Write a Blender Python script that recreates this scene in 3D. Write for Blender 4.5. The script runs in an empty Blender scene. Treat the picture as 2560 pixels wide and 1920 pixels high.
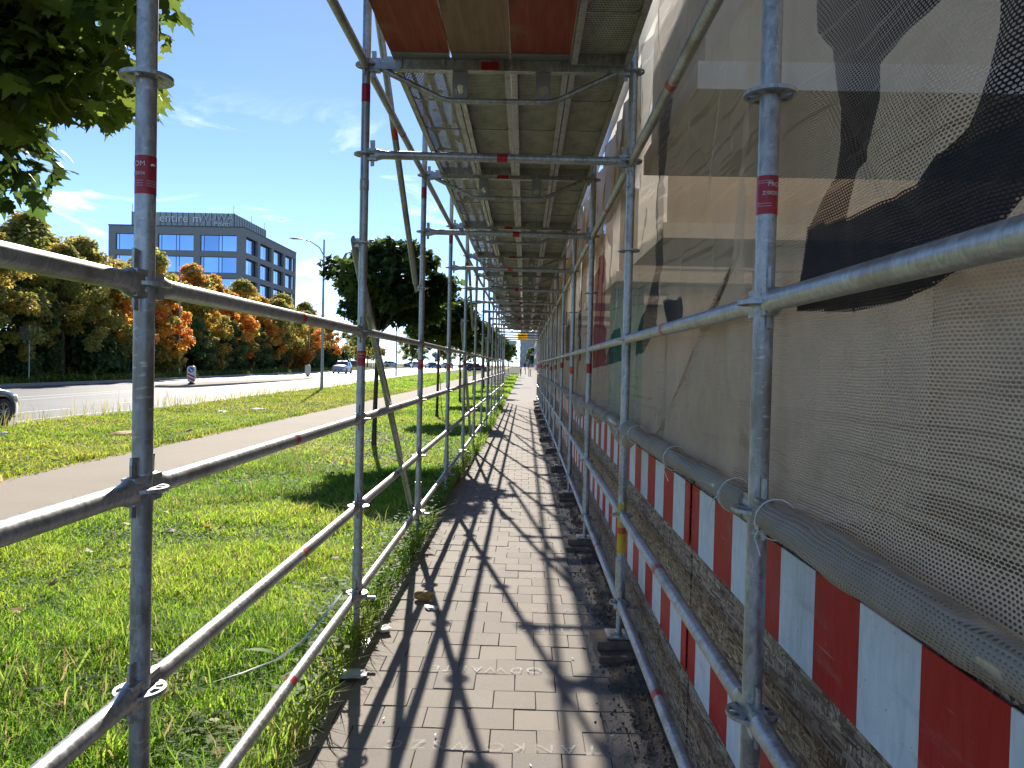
import bpy, bmesh, math, random
import numpy as np
from mathutils import Vector, Matrix, Euler
random.seed(7); rng = np.random.default_rng(7)
SC = bpy.context.scene; COL = SC.collection
pi = math.pi

# ------------------------------------------------------------------ camera
cam_d = bpy.data.cameras.new('camera'); cam = bpy.data.objects.new('camera', cam_d); COL.objects.link(cam)
cam_d.sensor_width = 36.0; cam_d.lens = 27.0; cam_d.clip_start = 0.05; cam_d.clip_end = 6000
CAMH = 1.61
def _cam():
    a, p, r = .0162, .0237, .0228
    x0 = Vector((math.cos(a), math.sin(a), 0)); f0 = Vector((-math.sin(a), math.cos(a), 0)); z0 = Vector((0, 0, 1))
    u1 = z0*math.cos(p) + f0*math.sin(p); F = f0*math.cos(p) - z0*math.sin(p)
    R = x0*math.cos(r) + u1*math.sin(r); U = -x0*math.sin(r) + u1*math.cos(r)
    m = Matrix(((R.x, U.x, -F.x, 0), (R.y, U.y, -F.y, 0), (R.z, U.z, -F.z, CAMH), (0, 0, 0, 1)))
    cam.matrix_world = m
_cam(); SC.camera = cam

# ------------------------------------------------------------------ light
SUNV = Vector((-.35, 1.67, 1.0)).normalized()
SUN_EL = math.asin(SUNV.z); SUN_AZ = math.atan2(SUNV.x, SUNV.y)      # azimuth from +Y, clockwise positive
sun_d = bpy.data.lights.new('sun', 'SUN'); sun = bpy.data.objects.new('sun', sun_d); COL.objects.link(sun)
sun_d.energy = 4.3; sun_d.angle = math.radians(.55); sun_d.color = (1.0, .93, .82)
sun.rotation_euler = SUNV.to_track_quat('Z', 'Y').to_euler(); sun.location = (-5, 20, 30)
W = bpy.data.worlds.new('World'); SC.world = W; W.use_nodes = True
def world():
    nt = W.node_tree; N = nt.nodes; L = nt.links
    for n in list(N): N.remove(n)
    out = N.new('ShaderNodeOutputWorld'); bg = N.new('ShaderNodeBackground'); bg.inputs[1].default_value = .128
    sky = N.new('ShaderNodeTexSky'); sky.sky_type = 'NISHITA'; sky.sun_disc = False
    sky.sun_elevation = SUN_EL; sky.sun_rotation = SUN_AZ; sky.altitude = 100; sky.air_density = .5; sky.dust_density = .02; sky.ozone_density = 3.0
    tc = N.new('ShaderNodeTexCoord'); mp = N.new('ShaderNodeMapping'); mp.inputs['Scale'].default_value = (2.2, 1.6, 7.0); mp.inputs['Rotation'].default_value = (.12, .25, 0)
    n1 = N.new('ShaderNodeTexNoise'); n1.inputs['Scale'].default_value = 2.4; n1.inputs['Detail'].default_value = 9; n1.inputs['Roughness'].default_value = .62; n1.inputs['Distortion'].default_value = .6
    cr = N.new('ShaderNodeValToRGB'); cr.color_ramp.elements[0].position = .56; cr.color_ramp.elements[1].position = .72
    cr.color_ramp.elements[0].color = (0, 0, 0, 1); cr.color_ramp.elements[1].color = (.8, .8, .8, 1)
    # clouds keep low in the sky: wisps between the horizon and about 35 degrees
    sx = N.new('ShaderNodeSeparateXYZ'); mr = N.new('ShaderNodeMapRange'); mr.inputs[1].default_value = .20; mr.inputs[2].default_value = .32; mr.inputs[3].default_value = 1; mr.inputs[4].default_value = 0
    mu = N.new('ShaderNodeMath'); mu.operation = 'MULTIPLY'
    mx = N.new('ShaderNodeMix'); mx.data_type = 'RGBA'; mx.inputs[7].default_value = (8.5, 8.7, 9.0, 1)
    L.new(tc.outputs['Generated'], mp.inputs[0]); L.new(mp.outputs[0], n1.inputs['Vector']); L.new(n1.outputs['Fac'], cr.inputs[0])
    L.new(tc.outputs['Generated'], sx.inputs[0]); L.new(sx.outputs['Z'], mr.inputs[0])
    L.new(cr.outputs[0], mu.inputs[0]); L.new(mr.outputs[0], mu.inputs[1]); L.new(mu.outputs[0], mx.inputs[0])
    L.new(sky.outputs[0], mx.inputs[6]); L.new(mx.outputs[2], bg.inputs[0]); L.new(bg.outputs[0], out.inputs[0])
world()
vs = SC.view_settings; SC.display_settings.display_device = 'sRGB'
vs.view_transform = 'Standard'; vs.look = 'None'; vs.exposure = 0.95; vs.gamma = 1.0; vs.use_curve_mapping = False
SC.render.engine = 'CYCLES'; cy = SC.cycles
cy.max_bounces = 8; cy.diffuse_bounces = 4; cy.glossy_bounces = 3; cy.transmission_bounces = 5; cy.transparent_max_bounces = 20
cy.caustics_reflective = False; cy.caustics_refractive = False; cy.use_denoising = True; cy.sample_clamp_indirect = 6

# ------------------------------------------------------------------ materials
MATS = {}
class NT:
    def __init__(s, name):
        s.m = bpy.data.materials.new(name); s.m.use_nodes = True; s.t = s.m.node_tree
        for n in list(s.t.nodes): s.t.nodes.remove(n)
        s.out = s.n('OutputMaterial')
    def n(s, t, **kw):
        n = s.t.nodes.new('ShaderNode' + t)
        for k, v in kw.items(): setattr(n, k, v)
        return n
    def l(s, a, b): s.t.links.new(a, b)
    def obj(s): return s.n('TexCoord').outputs['Object']
    def noise(s, vec, scale, detail=4, rough=.55, dist=0):
        n = s.n('TexNoise'); n.inputs['Scale'].default_value = scale; n.inputs['Detail'].default_value = detail
        n.inputs['Roughness'].default_value = rough; n.inputs['Distortion'].default_value = dist
        if vec: s.l(vec, n.inputs['Vector'])
        return n.outputs['Fac']
    def map(s, vec, scale=(1, 1, 1), rot=(0, 0, 0)):
        m = s.n('Mapping'); m.inputs['Scale'].default_value = scale; m.inputs['Rotation'].default_value = rot; s.l(vec, m.inputs[0]); return m.outputs[0]
    def ramp(s, fac, stops):
        r = s.n('ValToRGB'); e = r.color_ramp.elements
        while len(e) < len(stops): e.new(.5)
        for i, (p, c) in enumerate(stops):
            e[i].position = p; c = (c, c, c) if not hasattr(c, '__len__') else c; e[i].color = (*c[:3], 1)
        s.l(fac, r.inputs[0]); return r.outputs[0]
    def mix(s, a, b, fac, mode='MIX'):
        m = s.n('Mix', data_type='RGBA', blend_type=mode)
        for v, i in ((fac, 0), (a, 6), (b, 7)):
            if hasattr(v, 'links'): s.l(v, m.inputs[i])
            elif i == 0: m.inputs[0].default_value = v
            else: m.inputs[i].default_value = (*v[:3], 1)
        return m.outputs[2]
    def math(s, op, a, b=None, c=None):
        m = s.n('Math', operation=op)
        for i, v in enumerate((a, b, c)):
            if v is None: continue
            if hasattr(v, 'links'): s.l(v, m.inputs[i])
            else: m.inputs[i].default_value = v
        return m.outputs[0]
    def sep(s, vec):
        x = s.n('SeparateXYZ'); s.l(vec, x.inputs[0]); return x.outputs
    def bump(s, h, strength=.3, dist=.01):
        b = s.n('Bump'); b.inputs['Strength'].default_value = strength; b.inputs['Distance'].default_value = dist; s.l(h, b.inputs['Height']); return b.outputs[0]
    def attr(s, name='col'):
        a = s.n('Attribute', attribute_name=name); return a.outputs['Color']
    def rnd(s): return s.n('ObjectInfo').outputs['Random']
    def bsdf(s, col, rough=.6, metal=0, spec=.5, normal=None):
        b = s.n('BsdfPrincipled')
        for k, v in (('Base Color', col), ('Roughness', rough), ('Metallic', metal), ('Specular IOR Level', spec)):
            if hasattr(v, 'links'): s.l(v, b.inputs[k])
            elif k == 'Base Color': b.inputs[k].default_value = (*v[:3], 1)
            else: b.inputs[k].default_value = v
        if normal: s.l(normal, b.inputs['Normal'])
        return b
    def done(s, sh):
        s.l(sh.outputs[0] if hasattr(sh, 'outputs') else sh, s.out.inputs[0]); return s.m
def plain(name, col, rough=.6, metal=0, var=.12, scale=8, bump=0, spec=.5):
    if name in MATS: return MATS[name]
    t = NT(name); o = t.obj(); nz = t.noise(o, scale, 5)
    c2 = tuple(max(0, c*(1-var)) for c in col); c1 = tuple(min(1, c*(1+var)) for c in col)
    c = t.ramp(nz, [(.3, c2), (.7, c1)])
    MATS[name] = t.done(t.bsdf(c, rough, metal, spec, t.bump(nz, bump, .01) if bump else None)); return MATS[name]

def m_galv():
    t = NT('galvanised_steel'); o = t.obj(); r = t.rnd()
    off = t.n('VectorMath', operation='ADD'); t.l(o, off.inputs[0]); t.l(r, off.inputs[1])
    v = off.outputs[0]
    a = t.noise(t.map(v, (60, 60, 30)), 1.0, 5, .65, .8)
    b = t.noise(t.map(v, (6, 6, 3)), 1.0, 4, .6)
    d = t.noise(t.map(v, (26, 26, 90)), 1.0, 3, .5)
    c = t.ramp(a, [(.28, (.24, .25, .255)), (.5, (.42, .43, .43)), (.72, (.60, .61, .60))])
    c = t.mix(c, (.20, .165, .125), t.ramp(b, [(.52, 0), (.70, .75)]))
    c = t.mix(c, (.62, .60, .55), t.ramp(d, [(.62, 0), (.72, .7)]))
    ro = t.ramp(a, [(.3, .36), (.7, .55)])
    return t.done(t.bsdf(c, ro, .72, .5, t.bump(a, .10, .002)))
def m_sheet(open_=True):   # steel deck sheet: holes see-through if open_, else their dark is painted in
    t = NT('perforated_steel' if open_ else 'embossed_steel'); o = t.obj(); x, y, z = t.sep(o)
    u = t.math('DIVIDE', x, .0165); vv = t.math('DIVIDE', y, .024)
    row = t.math('FLOOR', vv); u2 = t.math('ADD', u, t.math('MULTIPLY', t.math('MODULO', t.math('ADD', row, 1000), 2.), .5))
    fu = t.math('SUBTRACT', t.math('FRACT', t.math('ADD', u2, 1000)), .5); fv = t.math('SUBTRACT', t.math('FRACT', t.math('ADD', vv, 1000)), .5)
    e = t.math('ADD', t.math('POWER', t.math('DIVIDE', fu, .38), 2.), t.math('POWER', t.math('DIVIDE', fv, .30), 2.))
    inside = t.math('LESS_THAN', e, 1.)
    # solid ribs: three unperforated bands across the sheet and dirt plugging some holes
    band = t.math('GREATER_THAN', t.math('FRACT', t.math('ADD', t.math('DIVIDE', x, .095), 1000.1)), .22)
    plug = t.math('LESS_THAN', t.noise(t.map(o, (7, 5, 1)), 1., 3), .58)
    hole = t.math('MULTIPLY', t.math('MULTIPLY', inside, band), plug)
    g = t.noise(t.map(o, (9, 5, 9)), 1., 5, .65)
    c = t.ramp(g, [(.25, (.30, .295, .28)), (.5, (.53, .53, .51)), (.8, (.70, .70, .68))])
    c = t.mix(c, (.10, .09, .08), t.math('MULTIPLY', inside, .75))
    b = t.bsdf(c, .6, .1, .4, t.bump(e, .4, .002)); tr = t.n('BsdfTransparent'); ms = t.n('MixShader')
    if not open_: return t.done(b)
    t.l(hole, ms.inputs[0]); t.l(b.outputs[0], ms.inputs[1]); t.l(tr.outputs[0], ms.inputs[2]); return t.done(ms)
def m_net(hole=.34, name='scaffold_net'):
    t = NT(name); o = t.obj(); x, y, z = t.sep(o); col = t.attr()
    A = lambda nm: t.n('Attribute', attribute_name=nm).outputs['Fac']
    inked = t.math('GREATER_THAN', A('ink'), 0.); inkred = t.math('GREATER_THAN', A('inkr'), 0.)
    col = t.mix(t.mix(col, (.020, .021, .026), inked), (.34, .03, .035), inkred)
    wob = t.noise(t.map(o, (3, 3, 3)), 1., 3)
    zz = t.math('ADD', z, t.math('MULTIPLY', wob, .02))
    v = t.math('DIVIDE', zz, .0062); row = t.math('FLOOR', v)
    u = t.math('ADD', t.math('DIVIDE', y, .0112), t.math('MULTIPLY', t.math('MODULO', t.math('ADD', row, 1000), 2.), .5))
    fu = t.math('SUBTRACT', t.math('FRACT', t.math('ADD', u, 1000)), .5); fv = t.math('SUBTRACT', t.math('FRACT', v), .5)
    # some rows knit more loosely
    opn = A('open'); hole = t.math('ADD', t.math('MULTIPLY', opn, .12), hole)
    lr = t.math('GREATER_THAN', t.noise(t.map(o, (0, 1.5, 45)), 1., 1), .60)
    hh = t.math('ADD', hole, t.math('MULTIPLY', lr, .09))
    e = t.math('ADD', t.math('POWER', t.math('DIVIDE', fu, hh), 2.), t.math('POWER', t.math('DIVIDE', fv, t.math('MULTIPLY', hh, .9)), 2.))
    inside = t.math('LESS_THAN', e, 1.)
    film = t.n('Attribute', attribute_name='film').outputs['Fac']
    inside = t.math('MULTIPLY', inside, t.math('SUBTRACT', 1., film))
    d = t.noise(t.map(o, (5, 5, 5)), 1., 5, .6)
    c = t.mix(col, t.mix(col, (.16, .14, .12), .3), t.ramp(d, [(.45, 0), (.75, 1)]))
    b = t.bsdf(c, .55, 0, .25, t.bump(e, .35, .002)); tl = t.n('BsdfTranslucent'); t.l(c, tl.inputs[0])
    m1 = t.n('MixShader'); m1.inputs[0].default_value = .45; t.l(b.outputs[0], m1.inputs[1]); t.l(tl.outputs[0], m1.inputs[2])
    tr = t.n('BsdfTransparent'); ms = t.n('MixShader'); t.l(inside, ms.inputs[0]); t.l(m1.outputs[0], ms.inputs[1]); t.l(tr.outputs[0], ms.inputs[2])
    return t.done(ms)
def m_osb():
    t = NT('osb_board'); o = t.obj(); cols = []; hs = []
    nz = t.n('TexNoise'); nz.inputs['Scale'].default_value = 7; t.l(o, nz.inputs['Vector']); sc = t.n('VectorMath', operation='SCALE'); sc.inputs[3].default_value = .9; t.l(nz.outputs['Color'], sc.inputs[0])
    for i, (ry, s) in enumerate(((.55, 1.), (-.75, .9), (1.45, 1.1), (0.05, .95))):
        v = t.map(o, (0, 17*s, 17*s), (ry, 0, 0)); v = t.map(v, (0, 1, 7.5)); vo = t.n('TexVoronoi'); vo.inputs['Scale'].default_value = 1.; vo.inputs['Randomness'].default_value = 1.
        wv = t.n('VectorMath', operation='ADD'); t.l(v, wv.inputs[0]); t.l(sc.outputs[0], wv.inputs[1]); t.l(wv.outputs[0], vo.inputs['Vector']); hs.append(vo.outputs['Distance'])
        base = t.ramp(t.sep(vo.outputs['Color'])[0], [(0., (.05, .032, .020)), (.25, (.18, .115, .068)), (.6, (.36, .26, .165)), (1., (.58, .47, .34))])
        gr = t.noise(t.map(v, (1, 1.5, 9)), 1., 3, .6); cols.append((t.mix(base, (.09, .065, .045), t.ramp(gr, [(.45, 0), (.75, .6)])), t.math('GREATER_THAN', t.sep(vo.outputs['Color'])[1], .52)))
    c = cols[0][0]
    for q in cols[1:]: c = t.mix(c, q[0], q[1])
    big = t.noise(o, 2.3, 4); c = t.mix(c, (.22, .185, .15), t.ramp(big, [(.4, .0), (.75, .3)]))
    return t.done(t.bsdf(c, .75, 0, .3, t.bump(t.math('ADD', hs[0], hs[1]), .6, .004)))
def m_stripe():
    t = NT('red_white_sheeting'); o = t.obj(); x, y, z = t.sep(o)
    s = t.math('FRACT', t.math('ADD', t.math('DIVIDE', t.math('SUBTRACT', y, 1.07), .48), 1000.))
    red = t.math('LESS_THAN', s, .5)
    n = t.noise(t.map(o, (1, 40, 9)), 1., 5, .65, .5); g = t.noise(o, 5, 5)
    rc = t.ramp(n, [(.3, (.40, .010, .012)), (.7, (.48, .022, .020))]); wc = t.ramp(n, [(.3, (.56, .62, .66)), (.65, (.72, .76, .78))])
    c = t.mix(wc, rc, red); c = t.mix(c, t.mix(c, (.25, .22, .2), .4), t.ramp(g, [(.5, 0), (.8, .5)]))
    sp = t.noise(o, 95, 2); c = t.mix(c, (.12, .10, .09), t.ramp(sp, [(.70, 0), (.74, .6)]))
    mud = t.noise(t.map(o, (1, 3, 14)), 1., 6, .7); c = t.mix(c, (.24, .20, .165), t.ramp(mud, [(.56, 0), (.78, .55)])); sc = t.noise(t.map(o, (1, 4, 120), (.25, 0, 0)), 1., 3, .6); c = t.mix(c, (.45, .42, .40), t.ramp(sc, [(.68, 0), (.73, .45)]))
    return t.done(t.bsdf(c, .5, 0, .15, t.bump(n, .25, .004)))
def m_paver():
    t = NT('concrete_paver'); o = t.n('NewGeometry').outputs['Position']; r = t.rnd()
    a = t.noise(o, 160, 3, .7); b = t.noise(o, 6, 4); d = t.noise(o, 420, 2, .6); g = t.noise(o, 1.1, 5)
    c = t.ramp(a, [(.3, (.225, .197, .165)), (.55, (.295, .259, .218)), (.8, (.365, .323, .275))])
    c = t.mix(c, (.245, .218, .186), t.ramp(b, [(.45, 0), (.75, .55)]))
    c = t.mix(c, (.34, .295, .24), t.ramp(g, [(.5, 0), (.75, .6)]))
    c = t.mix(c, t.mix(c, (.17, .155, .145), .5), t.ramp(r, [(.0, 0), (.8, .0), (.85, .5), (1, .5)]))
    c = t.mix(c, t.mix(c, (.40, .345, .29), .35), t.ramp(r, [(0, .8), (.25, 0.1), (1, 0)]))
    c = t.mix(c, (.62, .60, .56), t.ramp(d, [(.70, 0), (.74, .55)]))
    stain = t.noise(o, 2.6, 6, .7); c = t.mix(c, (.11, .095, .08), t.ramp(stain, [(.60, 0), (.74, .55)]))
    return t.done(t.bsdf(c, .82, 0, .35, t.bump(a, .45, .003)))
def m_paving_far():
    t = NT('far_block_paving'); o = t.n('NewGeometry').outputs['Position']
    bk = t.n('TexBrick'); bk.offset = .5; bk.inputs['Scale'].default_value = 1.; bk.inputs['Mortar Size'].default_value = .006; bk.inputs['Brick Width'].default_value = .203; bk.inputs['Row Height'].default_value = .203
    bk.inputs['Color1'].default_value = (.30, .255, .215, 1); bk.inputs['Color2'].default_value = (.25, .215, .185, 1); bk.inputs['Mortar'].default_value = (.12, .10, .08, 1); bk.inputs['Bias'].default_value = 0
    t.l(o, bk.inputs['Vector']); a = t.noise(o, 1.2, 5); b = t.noise(o, 90, 3)
    c = t.mix(bk.outputs[0], (.36, .31, .26), t.ramp(a, [(.4, 0), (.75, .5)])); c = t.mix(c, (.2, .17, .145), t.ramp(b, [(.45, 0), (.8, .5)]))
    return t.done(t.bsdf(c, .85, 0, .3, t.bump(bk.outputs[1], .2, .003)))
def m_ground(name, stops, s1, s2, rough=.9, bump=.4, extra=None):
    t = NT(name); o = t.n('NewGeometry').outputs['Position']; a = t.noise(o, s1, 6, .65); b = t.noise(o, s2, 4, .6)
    c = t.ramp(a, stops); c = t.mix(c, stops[0][1], t.ramp(b, [(.45, 0), (.75, .6)]))
    if extra: c = t.mix(c, extra, t.ramp(t.noise(o, .35, 4), [(.5, 0), (.7, .6)]))
    return t.done(t.bsdf(c, rough, 0, .25, t.bump(a, bump, .02)))
def m_asphalt():
    t = NT('asphalt'); o = t.n('NewGeometry').outputs['Position']; a = t.noise(o, 60, 4, .7); b = t.noise(t.map(o, (.5, .04, .5)), 1., 5, .6); d = t.noise(o, .25, 4)
    c = t.ramp(a, [(.3, (.10, .098, .098)), (.7, (.18, .175, .172))]); c = t.mix(c, (.21, .205, .20), t.ramp(b, [(.4, 0), (.7, .6)])); c = t.mix(c, (.085, .082, .083), t.ramp(d, [(.55, 0), (.7, .4)]))
    return t.done(t.bsdf(c, .62, 0, .4, t.bump(a, .3, .01)))
def m_leaf(name='leaf', transl=.45, gloss=.35, val=2.8):
    t = NT(name); c = t.attr(); b = t.bsdf(c, gloss, 0, .18); tl = t.n('BsdfTranslucent')
    hs = t.n('HueSaturation'); hs.inputs['Saturation'].default_value = 1.0; hs.inputs['Value'].default_value = val; t.l(c, hs.inputs['Color']); t.l(hs.outputs[0], tl.inputs[0])
    ms = t.n('MixShader'); ms.inputs[0].default_value = transl; t.l(b.outputs[0], ms.inputs[1]); t.l(tl.outputs[0], ms.inputs[2]); return t.done(ms)
def m_bark():
    t = NT('bark'); o = t.obj(); a = t.noise(t.map(o, (14, 14, 3)), 1., 6, .7); c = t.ramp(a, [(.3, (.05, .04, .03)), (.7, (.15, .125, .095))])
    return t.done(t.bsdf(c, .9, 0, .2, t.bump(a, .6, .01)))
def m_plaster(name, col, dirt=(.20, .17, .13)):
    t = NT(name); o = t.obj(); a = t.noise(o, 1.3, 6, .6); b = t.noise(t.map(o, (9, 9, 1.2)), 1., 5, .65); d = t.noise(o, 60, 3)
    c = t.mix(col, dirt, t.ramp(a, [(.4, 0), (.8, .55)])); c = t.mix(c, dirt, t.ramp(b, [(.55, 0), (.85, .45)]))
    return t.done(t.bsdf(c, .85, 0, .25, t.bump(d, .2, .004)))
def m_glass(name, col=(.02, .03, .04), rough=.04):
    t = NT(name); o = t.obj(); n = t.noise(o, .25, 2); return t.done(t.bsdf(col, rough, 0, .9, t.bump(n, .03, .2)))
def m_office_glass():
    t = NT('office_glass'); o = t.obj(); n = t.noise(o, .12, 2); c = t.ramp(n, [(.3, (.28, .46, .74)), (.7, (.40, .58, .84))]); c = t.mix(c, (.16, .26, .42), t.ramp(t.rnd(), [(.55, 0), (.95, .6)])); return t.done(t.bsdf(c, .06, .85, .5, t.bump(n, .02, .3)))  # sky reflection put into the blue tint, varied from pane to pane
def m_notice():
    t = NT('notice_yellow'); n = t.noise(t.obj(), 6, 3); c = t.ramp(n, [(.3, (.82, .58, .0)), (.7, (.9, .68, .02))]); b = t.bsdf(c, .5); tl = t.n('BsdfTranslucent'); t.l(c, tl.inputs[0]); ms = t.n('MixShader'); ms.inputs[0].default_value = .6; t.l(b.outputs[0], ms.inputs[1]); t.l(tl.outputs[0], ms.inputs[2]); return t.done(ms)
def m_wood_paint(name, stops):
    t = NT(name); o = t.obj(); a = t.noise(t.map(o, (26, 1.6, 26)), 1., 6, .65, .6); b = t.noise(t.map(o, (5, 2.2, 5)), 1., 5, .65); d = t.noise(o, 3.2, 4)
    c = t.ramp(a, stops); c = t.mix(c, (.055, .035, .026), t.ramp(b, [(.56, 0), (.7, .7)])); c = t.mix(c, (.36, .30, .23), t.ramp(d, [(.60, 0), (.74, .45)]))
    return t.done(t.bsdf(c, .62, 0, .35, t.bump(a, .3, .004)))
def m_carpaint(name, col):
    t = NT(name); b = t.bsdf(col, .28, .35, .5); b.inputs['Coat Weight'].default_value = .9; b.inputs['Coat Roughness'].default_value = .05; return t.done(b)
def m_chalk():
    t = NT('chalk'); o = t.n('NewGeometry').outputs['Position']; a = t.noise(o, 120, 4, .7); b = t.bsdf((.75, .74, .70), .9, 0, .1); tr = t.n('BsdfTransparent'); ms = t.n('MixShader')
    big = t.noise(o, 6, 3)
    t.l(t.math('MULTIPLY', t.ramp(a, [(.34, 0), (.58, .9)]), t.ramp(big, [(.35, .2), (.65, 1)])), ms.inputs[0]); t.l(tr.outputs[0], ms.inputs[1]); t.l(b.outputs[0], ms.inputs[2]); return t.done(ms)
GALV = m_galv(); SHEET = m_sheet(); SHEET2 = m_sheet(False); NET = m_net(); NETD = m_net(.26, 'scaffold_net_rolled'); OSB = m_osb(); STRIPE = m_stripe(); PAVER = m_paver(); PAVFAR = m_paving_far()
ASPH = m_asphalt(); LEAF = m_leaf('maple_leaf', .46, .5, 2.3); GRASSM = m_leaf('grass_blade', .5, .6); BARK = m_bark(); CHALK = m_chalk()
SOIL = m_ground('soil', [(.3, (.10, .08, .062)), (.55, (.17, .138, .108)), (.8, (.25, .21, .168))], 26, 4, .95, .8)
TURF = m_ground('turf_soil', [(.3, (.025, .03, .012)), (.55, (.05, .065, .02)), (.8, (.085, .095, .03))], 30, 3, .95, .6)
VERGE = m_ground('far_turf', [(.3, (.06, .085, .018)), (.55, (.11, .14, .03)), (.8, (.17, .19, .05))], 9, 1.1, .95, .6, (.16, .15, .05))
CONC = m_ground('path_concrete', [(.3, (.32, .27, .205)), (.6, (.385, .325, .25)), (.8, (.43, .37, .29))], 55, .8, .88, .15, (.30, .255, .20))
KERB = plain('kerb_concrete', (.30, .28, .25), .85, 0, .2, 14, .2)
RED = plain('red_sticker', (.42, .012, .02), .4, 0, .12, 20); ORANGE = plain('orange_sticker', (.60, .10, .03), .45, 0, .15, 20)
WHITE = plain('white_paint', (.75, .74, .72), .6, 0, .06, 6); MARK = plain('road_paint', (.62, .61, .58), .7, 0, .15, 7)
YELLOW = plain('yellow_paint', (.62, .43, .02), .45, 0, .15, 30); BLACK = plain('black_rubber', (.018, .018, .019), .7, 0, .2, 10)
DARKMET = plain('dark_metal', (.06, .062, .066), .45, .6, .15, 12); GREYMET = plain('grey_metal', (.34, .35, .36), .45, .7, .1, 10)
# ------------------------------------------------------------------ mesh helpers
def tag(o, label=None, cat=None, group=None, kind=None):
    for k, v in (('label', label), ('category', cat), ('group', group), ('kind', kind)):
        if v: o[k] = v
    return o
def empty(name, loc=(0, 0, 0), rz=0):
    o = bpy.data.objects.new(name, None); o.location = loc; o.rotation_euler = (0, 0, rz); o.empty_display_size = .2; COL.objects.link(o); return o
def link(name, me, parent=None, loc=(0, 0, 0), rot=(0, 0, 0)):
    o = bpy.data.objects.new(name, me); o.location = loc; o.rotation_euler = rot; COL.objects.link(o)
    if parent: o.parent = parent
    return o
class MB:
    def __init__(s): s.v = []; s.f = []; s.sm = []
    def add(s, vs, fs, smooth=False):
        b = len(s.v); s.v += [tuple(x) for x in vs]; s.f += [tuple(i+b for i in f) for f in fs]; s.sm += [smooth]*len(fs); return s
    def box(s, c, d, rz=0, rx=0, ry=0, taper=None):
        x, y, z = (k/2 for k in d); pts = []
        M = Euler((rx, ry, rz)).to_matrix()
        for sz in (-1, 1):
            for sx, sy in ((-1, -1), (1, -1), (1, 1), (-1, 1)):
                k = taper if (taper and sz > 0) else 1
                pts.append(Vector(c) + M @ Vector((sx*x*k, sy*y*k, sz*z)))
        return s.add(pts, [(0, 3, 2, 1), (4, 5, 6, 7), (0, 1, 5, 4), (1, 2, 6, 5), (2, 3, 7, 6), (3, 0, 4, 7)])
    def path(s, pts, r, n=14, caps=True, smooth=True):
        pts = [Vector(p) for p in pts]; m = len(pts); rs = r if hasattr(r, '__len__') else [r]*m
        rings = []; up = None
        for i, p in enumerate(pts):
            d = (pts[min(i+1, m-1)] - pts[max(i-1, 0)]).normalized()
            if up is None: up = d.orthogonal().normalized()
            up = (up - d*up.dot(d)).normalized(); side = d.cross(up)
            rings.append([p + (up*math.cos(2*pi*k/n) + side*math.sin(2*pi*k/n))*rs[i] for k in range(n)])
        vs = [q for ring in rings for q in ring]
        fs = [(i*n+k, i*n+(k+1) % n, (i+1)*n+(k+1) % n, (i+1)*n+k) for i in range(m-1) for k in range(n)]
        s.add(vs, fs, smooth)
        if caps:
            s.add(rings[0], [tuple(reversed(range(n)))]); s.add(rings[-1], [tuple(range(n))])
        return s
    def tube(s, a, b, r, n=14, caps=True): return s.path([a, b], r, n, caps)
    def lathe(s, prof, c=(0, 0, 0), n=16, smooth=True):
        vs = [(c[0]+r*math.cos(2*pi*k/n), c[1]+r*math.sin(2*pi*k/n), c[2]+z) for r, z in prof for k in range(n)]
        m = len(prof); fs = [(i*n+k, i*n+(k+1) % n, (i+1)*n+(k+1) % n, (i+1)*n+k) for i in range(m-1) for k in range(n)]
        return s.add(vs, fs, smooth)
    def prism(s, poly, o, u, w, t):
        o, u, w = Vector(o), Vector(u), Vector(w); nrm = u.cross(w).normalized()*t; n = len(poly)
        a = [o+u*p+w*q for p, q in poly]; b = [q+nrm for q in a]
        return s.add(a+b, [tuple(reversed(range(n))), tuple(range(n, 2*n))] + [(i, (i+1) % n, n+(i+1) % n, n+i) for i in range(n)])
    def loft(s, secs, closed=True, smooth=True, caps=True):
        n = len(secs[0]); vs = [q for sec in secs for q in sec]; m = len(secs); K = n if closed else n-1
        s.add(vs, [(i*n+k, i*n+(k+1) % n, (i+1)*n+(k+1) % n, (i+1)*n+k) for i in range(m-1) for k in range(K)], smooth)
        if caps and closed: s.add(secs[0], [tuple(reversed(range(n)))]); s.add(secs[-1], [tuple(range(n))])
        return s
    def mesh(s, name, mat):
        me = bpy.data.meshes.new(name); me.from_pydata(s.v, [], s.f); me.materials.append(mat)
        me.polygons.foreach_set('use_smooth', s.sm); me.update(); return me
    def build(s, name, mat, parent=None, loc=(0, 0, 0), rot=(0, 0, 0), fix=False):
        me = s.mesh(name, mat)
        if fix:
            bm = bmesh.new(); bm.from_mesh(me); bmesh.ops.recalc_face_normals(bm, faces=bm.faces); bm.to_mesh(me); bm.free()
        return link(name, me, parent, loc, rot)
def np_mesh(name, V, F, mat, col=None, smooth=False, extra=None):
    """V (n,3), F (m,k) numpy -> mesh, quick"""
    me = bpy.data.meshes.new(name); V = np.asarray(V, np.float32); F = np.asarray(F, np.int32); m, k = F.shape
    me.vertices.add(len(V)); me.vertices.foreach_set('co', V.ravel())
    me.loops.add(m*k); me.loops.foreach_set('vertex_index', F.ravel())
    me.polygons.add(m); me.polygons.foreach_set('loop_start', np.arange(0, m*k, k, dtype=np.int32)); me.polygons.foreach_set('loop_total', np.full(m, k, np.int32))
    me.polygons.foreach_set('use_smooth', np.full(m, smooth)); me.materials.append(mat); me.update(calc_edges=True)
    if col is not None:
        a = me.attributes.new('col', 'FLOAT_COLOR', 'POINT'); c = np.ones((len(V), 4), np.float32); c[:, :3] = col; a.data.foreach_set('color', c.ravel())
    if extra is not None:
        a = me.attributes.new('film', 'FLOAT', 'POINT'); a.data.foreach_set('value', np.asarray(extra, np.float32))
    return me
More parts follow.
